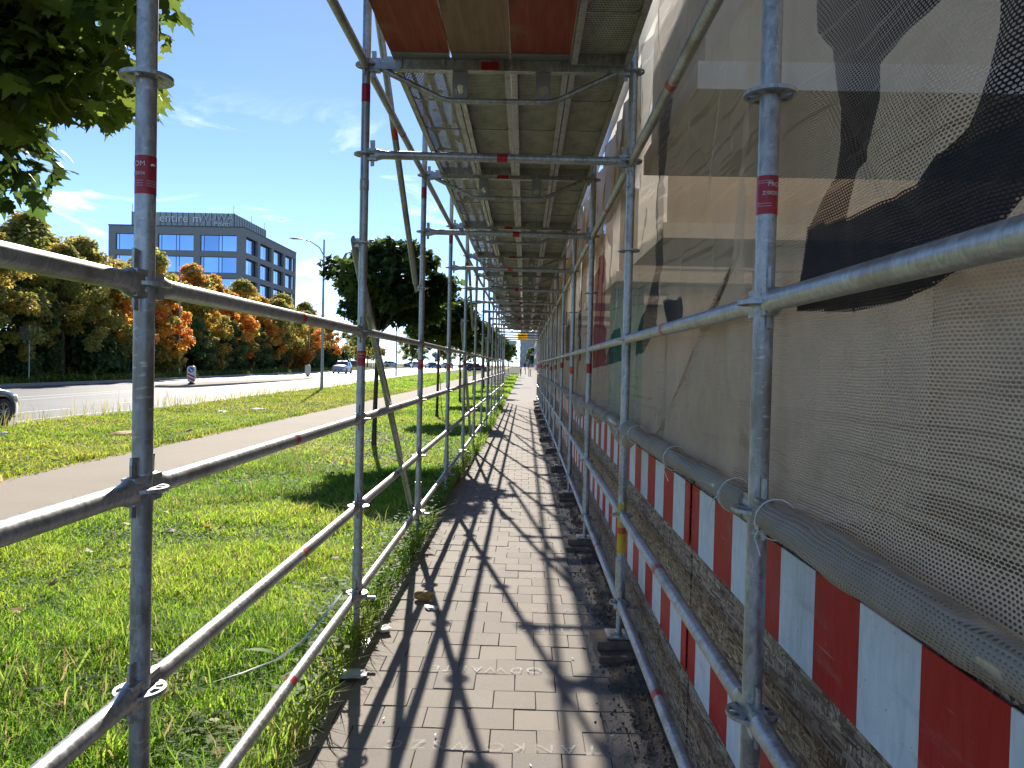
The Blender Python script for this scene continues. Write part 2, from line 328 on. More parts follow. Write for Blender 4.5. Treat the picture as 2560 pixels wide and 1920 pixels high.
def vnoise(x, y, seed=0):
    """smooth value noise on arrays, about -1..1"""
    r = np.random.default_rng(seed).random((64, 64))*2-1
    xi = np.floor(x).astype(int); yi = np.floor(y).astype(int); fx = x-xi; fy = y-yi; fx = fx*fx*(3-2*fx); fy = fy*fy*(3-2*fy)
    g = lambda a, b: r[a % 64, b % 64]
    return (g(xi, yi)*(1-fx)+g(xi+1, yi)*fx)*(1-fy) + (g(xi, yi+1)*(1-fx)+g(xi+1, yi+1)*fx)*fy
def gz(y): return min(max(0., (y-50)*.0052), 1.2)
def text_mesh(s, size, name='lettering', mat=None, extrude=0., align='CENTER', spacing=1.0):
    cu = bpy.data.curves.new(name, 'FONT'); cu.body = s; cu.size = size; cu.align_x = align; cu.align_y = 'CENTER'; cu.extrude = extrude; cu.space_character = spacing; cu.resolution_u = 3
    ob = bpy.data.objects.new(name, cu); COL.objects.link(ob); dg = bpy.context.evaluated_depsgraph_get()
    me = bpy.data.meshes.new_from_object(ob.evaluated_get(dg)); bpy.data.objects.remove(ob); bpy.data.curves.remove(cu)
    me.name = name; me.materials.clear()
    if mat: me.materials.append(mat)
    return me

# ------------------------------------------------------------------ setting: ground, lawns, path, road
YS = [-40, 0, 25, 50] + [50+i*20 for i in range(1, 13)] + [400, 700]
def strip(name, xl, xr, z, mat, ys=YS, thick=.0, kind='structure'):
    """long strip along the street; xl/xr numbers or functions of y"""
    f = lambda q, y: q(y) if callable(q) else q
    mb = MB(); vs = []; 
    for y in ys: vs += [(f(xl, y), y, z+gz(y)), (f(xr, y), y, z+gz(y))]
    n = len(ys); mb.add(vs, [(2*i, 2*i+1, 2*i+3, 2*i+2) for i in range(n-1)])
    if thick:
        vs = []
        for y in ys: vs += [(f(xl, y), y, z+gz(y)), (f(xl, y), y, z+gz(y)-thick), (f(xr, y), y, z+gz(y)), (f(xr, y), y, z+gz(y)-thick)]
        mb.add(vs, [(4*i, 4*i+4, 4*i+5, 4*i+1) for i in range(n-1)] + [(4*i+2, 4*i+3, 4*i+7, 4*i+6) for i in range(n-1)])
        mb.add([(f(xl, ys[0]), ys[0], z+gz(ys[0])), (f(xr, ys[0]), ys[0], z+gz(ys[0])), (f(xr, ys[0]), ys[0], z+gz(ys[0])-thick), (f(xl, ys[0]), ys[0], z+gz(ys[0])-thick)], [(3, 2, 1, 0)])
    o = mb.build(name, mat); o['kind'] = kind; return o
def road_edge(y):
    P = [(-60, -10.9), (15, -11.3), (50, -12.6), (90, -13.6), (900, -13.6)]
    for (a, b), (c, d) in zip(P, P[1:]):
        if a <= y <= c: return b+(d-b)*(y-a)/(c-a)
    return -13.6
def big_ground():
    mb = MB(); ys = [-300, -40, 0, 50, 100, 150, 200, 280, 500, 4000]; vs = []
    for y in ys: vs += [(-3000, y, -.17+gz(y)), (3000, y, -.17+gz(y))]
    mb.add(vs, [(2*i, 2*i+1, 2*i+3, 2*i+2) for i in range(len(ys)-1)]); o = mb.build('ground', VERGE); o['kind'] = 'structure'
big_ground()
strip('lawn', -4.72, -.86, -.022, TURF)
strip('footpath', -6.75, -4.72, -.008, CONC, thick=.1)
strip('verge', lambda y: road_edge(y)+.12, -6.75, -.02, VERGE)
strip('road', -27.6, road_edge, -.13, ASPH)
strip('kerb', lambda y: road_edge(y)-.0, lambda y: road_edge(y)+.12, -.01, KERB, thick=.15)
strip('kerb', -27.9, -27.6, .03, KERB, thick=.18)
strip('verge', -60, -27.9, .03, VERGE)
strip('pavement', -.88, .80, -.012, PAVFAR, ys=[16.42]+[25, 50]+[50+i*20 for i in range(1, 13)]+[400, 700])
strip('paving_bed', -.93, .80, -.012, m_ground('joint_sand', [(.3, (.10, .085, .07)), (.6, (.16, .138, .11)), (.8, (.21, .18, .145))], 40, 4), ys=[-6, 16.42])
strip('site_ground', .80, 26, -.02, m_ground('site_sand', [(.3, (.26, .22, .17)), (.6, (.36, .31, .24)), (.8, (.44, .38, .30))], 12, 1.2), ys=[-6, 25, 50, 90, 200, 400])

# pavement of blocks: the nearest as single pieces, the rest up to 16 m joined
def pavement_blocks():
    root = empty('block_pavement', (0, 0, 0)); root['kind'] = 'structure'
    P = .2027; x0 = -.925
    def brick_mesh(w, seed):
        r = np.random.default_rng(seed); d = .1000; h = w/2-.0014; b = .0022; tz = 0
        mb = MB()
        mb.add([(-h, -d, -.06), (h, -d, -.06), (h, d, -.06), (-h, d, -.06), (-h, -d, -b), (h, -d, -b), (h, d, -b), (-h, d, -b), (-h+b, -d+b, 0), (h-b, -d+b, 0), (h-b, d-b, 0), (-h+b, d-b, 0)],
               [(0, 1, 5, 4), (1, 2, 6, 5), (2, 3, 7, 6), (3, 0, 4, 7), (4, 5, 9, 8), (5, 6, 10, 9), (6, 7, 11, 10), (7, 4, 8, 11), (8, 9, 10, 11)])
        return mb.mesh('brick', PAVER)
    full = brick_mesh(P, 1); half = brick_mesh(P/2, 2); rest = MB(); n = 0
    for i in range(0, 69):
        y = 2.45+i*P; xs = []
        x = x0 - (0 if i % 2 else 0)
        if i % 2: xs.append((x0+P/4, half)); x = x0+P/2
        while x+P < .80: xs.append((x+P/2, full)); x += P
        for cx, me in xs:
            dz = random.uniform(-.003, .003); tl = (random.gauss(0, .006), random.gauss(0, .006), random.gauss(0, .006))
            if n < 290:
                link('brick', me, root, (cx+random.uniform(-.0012, .0012), y, dz), tl); n += 1
            else:
                w = (P if me is full else P/2)/2-.003; d = .0985
                rest.add([(cx-w, y-d, dz), (cx+w, y-d, dz), (cx+w, y+d, dz), (cx-w, y+d, dz), (cx-w, y-d, -.03), (cx+w, y-d, -.03), (cx+w, y+d, -.03), (cx-w, y+d, -.03)], [(0, 1, 2, 3), (0, 4, 5, 1), (1, 5, 6, 2), (2, 6, 7, 3), (3, 7, 4, 0)])
    o = rest.build('far_bricks', PAVER, root); o['kind'] = 'stuff'
pavement_blocks()

# island, road markings
def road_things():
    r = empty('traffic_island', (-21, 59, -.13)); r['kind'] = 'structure'
    poly = [(-20.7, 44.6), (-20.0, 45.6), (-19.5, 60), (-19.3, 73.5), (-20.2, 74.6), (-21.6, 73.6), (-22.2, 60), (-22.3, 46), (-21.6, 44.6)]
    MB().prism(poly, (21, -59, .0), (1, 0, 0), (0, 1, 0), .13).build('kerb_ring', KERB, r)
    c = (-20.9, 59.5); MB().prism([(c[0]+(x-c[0])*.9, c[1]+(y-c[1])*.985) for x, y in poly], (21, -59, .10), (1, 0, 0), (0, 1, 0), .036).build('island_top', CONC, r)
    mk = empty('road_marking', (-16, 30, -.126)); mk['kind'] = 'structure'
    def dash(p, q, w=.13, n='painted_line'):
        p, q = Vector((*p, 0)), Vector((*q, 0)); d = (q-p).normalized(); s = Vector((-d.y, d.x, 0))*w/2
        MB().add([a - Vector((-16, 30, 0)) for a in (p-s, p+s, q+s, q-s)], [(0, 3, 2, 1)]).build(n, MARK, mk)
    for p, q in [((-15.11, 22.4), (-14.98, 25.1)), ((-15.2, 28.5), (-15.3, 31)), ((-15.4, 34.5), (-15.5, 37.7)), ((-15.9, 40.6), (-16, 43.3)), ((-16.4, 45.6), (-16.5, 48.3)), ((-16.8, 52), (-16.9, 55)), ((-17.1, 59), (-17.2, 62)), ((-17.4, 66), (-17.5, 69)), ((-17.7, 74), (-17.8, 77))]: dash(p, q, .16)
    dash((-20.1, 4), (-20.8, 44.5), .14); dash((-18.4, 8), (-19.9, 44.5), .13); dash((-20.4, 75), (-21.5, 120), .16); dash((-24.6, 40), (-24.8, 110), .12)
    dash((-13.2, 19.6), (-13.13, 24.62), .13); dash((-11.2, 19.2), (-13.2, 19.7), .28); dash((-13.13, 24.62), (-12.0, 24.9), .3); dash((-13.0, 25.1), (-13.1, 31), .1)
road_things()
# ------------------------------------------------------------------ the scaffold
XL, XR, Y1, BAY = -.934, .573, 1.867, 2.5
ZL, ZR = 1.7875, 1.7745                       # height of the handrail ledgers (level 0); rosettes sit every 0.5 m
KS = range(-1, 14)
SCAF = tag(empty('pedestrian_scaffold', (0, 1.867, 0)), 'galvanised tube scaffold forming a covered walkway over the pavement', 'scaffold')
OY = -1.867
TR = .02415
def rosette_mesh():
    bm = bmesh.new(); NA = 32; R = [.0235, .036, .053, .0615]; g = [[bm.verts.new((r*math.cos(2*pi*k/NA), r*math.sin(2*pi*k/NA), 0)) for k in range(NA)] for r in R]
    for i in range(3):
        for k in range(NA):
            if i == 1 and (k % 4) in (0, 1) and (k//4) % 2 == 0: continue
            if i == 1 and (k % 4) in (0, 1, 2) and (k//4) % 2 == 1: continue
            bm.faces.new((g[i][k], g[i+1][k], g[i+1][(k+1) % NA], g[i][(k+1) % NA]))
    geom = bmesh.ops.extrude_face_region(bm, geom=bm.faces[:]); bmesh.ops.translate(bm, verts=[v for v in geom['geom'] if isinstance(v, bmesh.types.BMVert)], vec=(0, 0, .009))
    bmesh.ops.translate(bm, verts=bm.verts, vec=(0, 0, -.0045)); bmesh.ops.recalc_face_normals(bm, faces=bm.faces)
    me = bpy.data.meshes.new('rosette'); bm.to_mesh(me); bm.free(); me.materials.append(GALV); return me
ROS = rosette_mesh()
def ledger_mesh(L, n=16):
    mb = MB(); a, b = .105, L-.105
    mb.tube((0, a, 0), (0, b, 0), TR, n, False)
    for s, y0 in ((1, 0), (-1, L)):
        secs = []
        for d, hw, hh in ((.027, .017, .036), (.05, .021, .037), (.075, .0235, .033), (.10, .0245, .0255), (.125, .0243, .0243)):
            k = 12; secs.append([(hw*math.cos(2*pi*j/k)*(1.0), y0+s*d, hh*math.sin(2*pi*j/k)) for j in range(k)])
        if s < 0: secs = [list(reversed(q)) for q in secs]
        mb.loft(secs)
        mb.box((0, y0+s*.043, .026), (.034, .05, .014)); mb.box((0, y0+s*.043, -.026), (.034, .05, .014))
    return mb.mesh('ledger', GALV)
LEDG = ledger_mesh(BAY); LEDG_LO = ledger_mesh(BAY, 10)
WEDGE = MB().prism([(-.011, -.075), (.009, -.078), (.013, .055), (.016, .068), (-.012, .070), (-.014, .05)], (-.003, 0, 0), (0, 1, 0), (0, 0, 1), .006).mesh('wedge', GALV)
LSTICK = MB().tube((0, 1.21, 0), (0, 1.265, 0), TR+.0006, 14, False).mesh('sticker', RED)
LSTICK2 = MB().tube((0, 1.30, 0), (0, 1.34, 0), TR+.0006, 14, False).mesh('sticker', ORANGE)
def standard(x, k, ztop, base, side):
    y = Y1+k*BAY+OY; z0 = (ZL if side == 'L' else ZR)
    zlo = z0-1.5
    mb = MB(); n = 20 if k < 3 else 10
    mb.path([(0, 0, zlo+.02), (0, 0, zlo+.26)], .0292, n); mb.path([(0, 0, zlo+.26), (0, 0, z0+1.18), (0, 0, ztop)], TR, n)
    for zj in (z0+.80, z0+2.8):      # spigot joints: a short sleeve and a pressed bead
        if zj < ztop: mb.path([(0, 0, zj-.002), (0, 0, zj+.0), (0, 0, zj+.055), (0, 0, zj+.06)], [.0245, .0262, .0262, .0245], n, False)
    o = mb.build('standard', GALV, SCAF, (x, y, 0))
    lv = -3
    while z0+lv*.5 < ztop-.1:
        link('rosette', ROS, o, (0, 0, z0+lv*.5), (0, 0, .2*((k*7+lv) % 3))); lv += 1
    jb = MB(); jb.path([(0, 0, base+.012), (0, 0, zlo+.05)], .017, 12)
    for i in range(int((zlo+.02-base)/.012)): jb.path([(0, 0, base+.016+i*.012), (0, 0, base+.020+i*.012), (0, 0, base+.024+i*.012)], [.017, .0193, .017], 12, False)
    jb.lathe([(.019, zlo-.045), (.034, zlo-.04), (.034, zlo-.012), (.019, zlo-.008)], n=10); jb.box((.06, 0, zlo-.026), (.09, .016, .016))
    jb.box((0, 0, base+.006), (.15, .15, .01))
    jb.build('base_jack', GALV, o)
    return o
def ring(o, z, h, mat, name='sticker', r=TR+.0007, a0=0, a1=2*pi):
    n = 20; full = a1-a0 > 6.2; mb = MB(); m = n if full else n+1
    vs = [(r*math.cos(a0+(a1-a0)*j/n), r*math.sin(a0+(a1-a0)*j/n), zz) for zz in (z, z+h) for j in range(m)]
    mb.add(vs, [(j, (j+1) % m, m+(j+1) % m, m+j) for j in range(n)], True); return mb.build(name, mat, o)
def wrap_text(o, s, size, z, ang, r=TR+.0014, mat=None):
    """lettering curved round a tube; ang = direction the middle of the text faces"""
    me = text_mesh(s, size, 'lettering', mat or WHITE)
    for v in me.vertices:
        a = ang + v.co.x/r; v.co = Vector((r*math.cos(a), r*math.sin(a), z+v.co.y))
    return link('lettering', me, o)
STD = {}
for k in KS:
    STD['L', k] = standard(XL, k, 5.6, -.01, 'L'); STD['R', k] = standard(XR, k, 5.6, .085, 'R')
# stickers on the standards
def facing(x, y): return math.atan2(-y, -x)       # angle that looks back at the camera
for (s, k), o in STD.items():
    if k < 0: continue
    z0 = ZL if s == 'L' else ZR
    if k == 0: ring(o, 2.005 if s == 'L' else 1.985, .092, RED)
    elif (s, k) == ('R', 1):
        ring(o, .56, .11, YELLOW, 'paint_band', TR+.0006); ring(o, .67, .035, ORANGE, 'paint_band', TR+.0008); ring(o, .705, .14, YELLOW, 'paint_band', TR+.0006)
    else:
        h = .085; ring(o, 1.53+.03*((k*5) % 3), h, ORANGE if k in (3, 9) else RED)
        if s == 'L': ring(o, 3.08, .10, RED if k != 5 else ORANGE)
oL, oR = STD['L', 0], STD['R', 0]
aL = facing(XL, Y1); aR = facing(XR, Y1)
wrap_text(oL, 'PROM', .017, 2.076, aL-.95+.0); wrap_text(oL, 'Z/0020/24', .011, 2.053, aL-.98)
for i in range(3): wrap_text(oL, 'Producent rusztowan', .0042, 2.036-.006*i, aL-.95); wrap_text(oL, 'Kontrola jakosci', .0042, 2.036-.006*i+.0, aL+.65)
MB().lathe([(0.0, .006), (.004, .004), (.006, 0), (.004, -.001)], n=12).build('emblem', WHITE, oL, (math.cos(aL+.65)*(TR+.0008), math.sin(aL+.65)*(TR+.0008), 2.073), (0, pi/2*0+.0, 0))
wrap_text(oR, 'PROM', .015, 2.055, aR+.85); wrap_text(oR, 'Z/0020/24', .013, 2.034, aR+.62)
for i in range(4): wrap_text(oR, 'Zabrania sie uzywania', .0040, 2.064-.005*i if i < 2 else 2.022-.006*i, aR-.25)
for (s, kk) in (('L', 1), ('L', 2)):
    o = STD[s, kk]; a = facing(XL, Y1+kk*BAY); zz = 1.53+.03*((kk*5) % 3); wrap_text(o, 'PROM', .014, zz+.068, a); wrap_text(o, 'Z/0020/24', .008, zz+.05, a)

# ledgers along both sides
nled = 0
for side, x, z0, lvs in (('L', XL, ZL, (0, -1, -2, -3, 3, 5)), ('R', XR, ZR, (0, -1, -2, -3, 2, 5))):
    for lv in lvs:
        for k in list(KS)[:-1]:
            o = link('ledger', LEDG if k < 3 else LEDG_LO, SCAF, (x, Y1+k*BAY+OY, z0+lv*.5)); nled += 1
            if k < 5 and lv < 5:
                link('wedge', WEDGE, o, (0, .043, .012)); link('wedge', WEDGE, o, (0, BAY-.043, .012))
            if lv < 5: link('sticker', LSTICK if (nled*7) % 5 else LSTICK2, o, (0, .03*((nled*3) % 4), 0))
# cross tubes at level 2
def xform_ledger(L):
    me = ledger_mesh(L); 
    for v in me.vertices: v.co = Vector((v.co.y, -v.co.x, v.co.z))
    me.name = 'transom'; return me
TRANS = xform_ledger(XR-XL)
for k in KS:
    o = link('transom', TRANS, SCAF, (XL, Y1+k*BAY+OY, ZL+1.0), (0, math.atan2(ZL-ZR, XR-XL), 0))
    MB().tube((.70+.05*(k % 3), 0, 0), (.76+.05*(k % 3), 0, 0), TR+.0006, 14, False).build('sticker', RED if k % 3 else ORANGE, o)
    if k < 4:
        for xx in (.043, XR-XL-.043): link('wedge', WEDGE, o, (xx, 0, .012), (0, 0, pi/2))
# deck girders at level 3: U-section with a bent tube below and two drilled gussets
def gusset():
    bm = bmesh.new(); n = 24; w, h, r = .042, .085, .027; cz = -.025
    o = [(max(-w, min(w, 1.6*w*math.cos(t)*1.2)), max(-h, min(h, 1.9*h*math.sin(t)))) for t in (2*pi*k/n for k in range(n))]
    i = [(r*math.cos(2*pi*k/n), cz+r*math.sin(2*pi*k/n)) for k in range(n)]
    vo = [bm.verts.new((x, 0, z)) for x, z in o]; vi = [bm.verts.new((x, 0, z)) for x, z in i]
    for k in range(n):
        try: bm.faces.new((vo[k], vo[(k+1) % n], vi[(k+1) % n], vi[k]))
        except ValueError: pass
    g = bmesh.ops.extrude_face_region(bm, geom=bm.faces[:]); bmesh.ops.translate(bm, verts=[v for v in g['geom'] if isinstance(v, bmesh.types.BMVert)], vec=(0, .006, 0))
    bmesh.ops.recalc_face_normals(bm, faces=bm.faces); me = bpy.data.meshes.new('gusset_plate'); bm.to_mesh(me); bm.free(); me.materials.append(GREYMET); return me
GUS = gusset()
SPAN = XR-XL
def girder_mesh():
    mb = MB(); mb.box((SPAN/2, 0, 0), (SPAN-.10, .048, .052)); mb.box((SPAN/2, .021, .034), (SPAN-.2, .005, .02)); mb.box((SPAN/2, -.021, .034), (SPAN-.2, .005, .02))
    for s, x in ((1, .03), (-1, SPAN-.03)): mb.box((x+s*.02, 0, .0), (.06, .04, .074))
    for xx in (.2, .44, .49, .77, .82, 1.09, 1.14, 1.38): mb.box((xx, -.032, .01), (.014, .014, .06)); mb.box((xx, .032, .01), (.014, .014, .06))
    return mb.mesh('deck_girder', GALV)
GIRD = girder_mesh(); BENT = MB().path([(.09, 0, -.02), (.14, 0, -.045), (.42, 0, -.175), (.48, 0, -.19), (1.03, 0, -.19), (1.09, 0, -.175), (1.36, 0, -.045), (1.41, 0, -.02)], .0165, 12).mesh('bent_strut', GALV)
for k in KS:
    o = link('deck_girder', GIRD, SCAF, (XL, Y1+k*BAY+OY, ZL+1.5))
    link('bent_strut', BENT, o); link('gusset_plate', GUS, o, (.53, -.003, -.10)); link('gusset_plate', GUS, o, (1.0, -.003, -.10))
    MB().box((.70, -.0245, 0), (.10, .002, .045)).build('sticker', RED, o)
    if k < 4:
        for xx in (.043, SPAN-.043): link('wedge', WEDGE, o, (xx, 0, .012), (0, 0, pi/2))
# decks
PW = .332
def plank_frame():
    mb = MB(); L = BAY-.10
    for s in (-1, 1):
        mb.box((s*(PW/2-.009), BAY/2, -.032), (.012, L, .062)); mb.box((s*(PW/2-.020), BAY/2, -.062), (.034, L, .006)); mb.box((s*(PW/2-.031), BAY/2, -.045), (.004, L, .03))
    for yy in (.055, BAY-.055): mb.box((0, yy, -.03), (PW-.03, .01, .06))
    for i in range(1, 4): mb.path([(-PW/2+.02, BAY*i/4, -.012), (-PW/2+.06, BAY*i/4, -.03), (PW/2-.06, BAY*i/4, -.03), (PW/2-.02, BAY*i/4, -.012)], .006, 8)
    return mb.mesh('steel_plank', GALV)
PFR = plank_frame(); PSH = MB().box((0, BAY/2, 0), (PW-.022, BAY-.10, .003)).mesh('perforated_sheet', SHEET); PSH2 = MB().box((0, BAY/2, 0), (PW-.022, BAY-.10, .003)).mesh('deck_sheet', SHEET2)
WR = m_wood_paint('red_painted_timber', [(.25, (.24, .042, .034)), (.5, (.36, .072, .052)), (.8, (.46, .15, .11))])
WB = m_wood_paint('worn_brown_timber', [(.25, (.24, .15, .11)), (.5, (.36, .235, .175)), (.8, (.48, .34, .26))])
ENDC = MB().box((0, 0, -.004), (PW-.012, .09, .054)).mesh('end_cap', GREYMET)
def timber(mat, seed):
    mb = MB(); r = np.random.default_rng(seed); n = 12; L = BAY-.1; secs = []
    for i in range(n+1):
        yy = .05+L*i/n; w = PW/2-.003+r.normal(0, .0012); b = r.normal(0, .001)
        secs.append([(-w, yy, -.024+b), (w, yy, -.024+b), (w, yy, .02+b), (-w, yy, .02+b)])
    return mb.loft(secs, smooth=False).mesh('timber_board', mat)
TB = [timber(WR, 1), timber(WB, 2), timber(WR, 3)]
X0 = -.785+PW/2
for k in list(KS)[:-1]:
    for j in range(4):
        loc = (X0+j*PW+.001*j, Y1+k*BAY+OY, ZL+1.5+.062)
        if k <= 0 and j < 3:
            o = link('timber_board', TB[j], SCAF, loc); link('end_cap', ENDC, o, (0, .07, 0)); link('end_cap', ENDC, o, (0, BAY-.07, 0))
        else:
            o = link('steel_plank', PFR, SCAF, loc); link('perforated_sheet', PSH, o) if j == 0 else link('deck_sheet', PSH2, o)
        # unseen deck on the next lift, added to shade the top of the netting
        if j == 0: link('deck_girder', GIRD, SCAF, (XL, Y1+k*BAY+OY, ZL+3.5))
        o = link('steel_plank', PFR, SCAF, (X0+j*PW+.001*j, Y1+k*BAY+OY, ZL+3.5+.062)); link('deck_sheet', PSH2, o)
# diagonal braces outside the lawn-side standards
def brace(k, lva, lvb):
    a = Vector((XL-.055, Y1+k*BAY+OY, ZL+lva*.5)); b = Vector((XL-.055, Y1+(k+1)*BAY+OY, ZL+lvb*.5)); d = (b-a).normalized()
    mb = MB(); mb.path([a+d*.06, b-d*.06], TR, 16)
    for p, s in ((a, 1), (b, -1)):
        secs = []
        for t, w, h in ((-.03, .012, .03), (.02, .014, .033), (.07, .02, .028), (.12, .0245, .0245)):
            c = p+d*s*t; u = d.cross(Vector((1, 0, 0))).normalized(); secs.append([c+Vector((1, 0, 0))*w*math.cos(2*pi*j/10)+u*h*math.sin(2*pi*j/10) for j in range(10)])
        mb.loft(secs); mb.box(p+Vector((.035, 0, 0)), (.06, .03, .05))
    o = mb.build('diagonal_brace', GALV, SCAF, fix=True)
    m = (a+b)/2; MB().path([m-d*.05, m+d*.05], TR+.0007, 14, False).build('sticker', ORANGE, o)
for k in (1, 4, 7, 10):
    brace(k, 1, -3); brace(k, 5, 1)
# sole blocks under the site-side standards
SOLE = plain('weathered_timber', (.16, .125, .095), .85, 0, .35, 18, .5)
for k in range(0, 14):
    b = MB(); rz = random.uniform(-.15, .15); b.box((0, 0, .02), (.30, .24, .04)); 
    r_ = empty('sole_block', (XR-.01, Y1+k*BAY, -.008), rz)
    MB().box((-.02, -.10, .0215), (.24, .21, .043)).build('bottom_block', SOLE, r_); MB().box((-.03, 0, .067), (.22, .19, .046), .08).build('top_block', SOLE, r_)
    tag(r_, f'weathered timber sole blocks under the {["first", "second", "third", "fourth", "fifth", "sixth", "seventh", "eighth", "ninth", "tenth", "eleventh", "twelfth", "thirteenth", "fourteenth"][k]} scaffold post along the hoarding' if k != 1 else 'timber sole blocks under the yellow painted scaffold post', 'timber block', 'sole blocks under the posts')
# ------------------------------------------------------------------ netting with printed lettering
def inpoly(Y, Z, poly):
    ins = np.zeros(Y.shape, bool); n = len(poly)
    for i in range(n):
        (x1, y1), (x2, y2) = poly[i], poly[(i+1) % n]
        c = ((y1 > Z) != (y2 > Z)) & (Y < (x2-x1)*(Z-y1)/(y2-y1+1e-12)+x1); ins ^= c
    return ins
def sdf(Y, Z, poly):
    d = np.full(Y.shape, 9.); n = len(poly)
    for i in range(n):
        (x1, y1), (x2, y2) = poly[i], poly[(i+1) % n]; ex, ey = x2-x1, y2-y1
        t = np.clip(((Y-x1)*ex+(Z-y1)*ey)/(ex*ex+ey*ey+1e-12), 0, 1); d = np.minimum(d, np.hypot(Y-x1-t*ex, Z-y1-t*ey))
    return np.where(inpoly(Y, Z, poly), d, -d)
DARK = [
 [(1.76, 1.94), (1.56, 1.92), (1.46, 1.92), (1.27, 1.92), (1.2, 1.95), (1.1, 1.945), (1.0, 1.95), (.9, 1.96), (.7, 1.96), (.7, 1.86), (.94, 1.86), (.99, 1.85), (1.02, 1.84), (1.05, 1.82), (1.11, 1.79), (1.17, 1.765), (1.21, 1.75), (1.31, 1.735), (1.51, 1.73), (1.77, 1.75), (1.76, 1.84)],
 [(1.79, 3.0), (1.77, 2.47), (1.75, 2.37), (1.69, 2.31), (1.67, 2.23), (1.62, 2.09), (1.62, 2.02), (1.7, 1.98), (1.76, 1.93), (1.56, 1.91), (1.55, 1.93), (1.51, 2.0), (1.45, 2.04), (1.42, 2.11), (1.44, 2.18), (1.31, 2.19), (1.18, 2.19), (1.1, 2.4), (1.1, 3.0)],
 [(1.06, 2.5), (1.06, 2.13), (1.06, 2.08), (1.08, 2.03), (1.1, 2.0), (1.13, 1.97), (1.2, 1.945), (1.1, 1.93), (.7, 1.94), (.5, 2.2), (.6, 2.6)],
 [(5.4, 1.9), (5.93, 1.88), (6.2, 1.63), (5.32, 1.66)], [(5.19, 1.93), (5.02, 1.95), (5.01, 1.67), (5.16, 1.67)],
 [(3.87, 2.9), (3.87, 2.33), (3.95, 2.11), (4.11, 1.93), (4.33, 1.81), (4.52, 1.68), (4.12, 1.7), (3.96, 1.81), (3.81, 1.95), (3.64, 2.1), (3.7, 2.3), (3.66, 2.9)],
 [(3.62, 1.93), (3.22, 1.92), (3.2, 1.8), (3.58, 1.81)],
 [(9.6, 2.6), (9.0, 2.5), (8.9, 1.7), (9.4, 1.68)], [(12.2, 2.5), (11.2, 2.4), (11.0, 1.72), (12, 1.7)], [(16.8, 2.5), (15.6, 2.4), (15.4, 1.7), (16.6, 1.7)]]
REDP = [[(7.64, 2.5), (7.24, 2.58), (6.78, 2.63), (6.47, 2.53), (6.35, 2.08), (6.16, 1.91), (6.2, 1.63), (7.42, 1.59)], [(6.71, 2.84), (6.08, 2.79), (6.07, 2.53), (6.38, 2.67)], [(13.9, 2.4), (13.2, 2.2), (13.0, 1.66), (13.7, 1.62)], [(20.4, 2.5), (19.4, 2.3), (19.4, 1.7), (20.2, 1.66)]]
LIGHT = [(1.62, 2.9), (1.75, 2.3)]
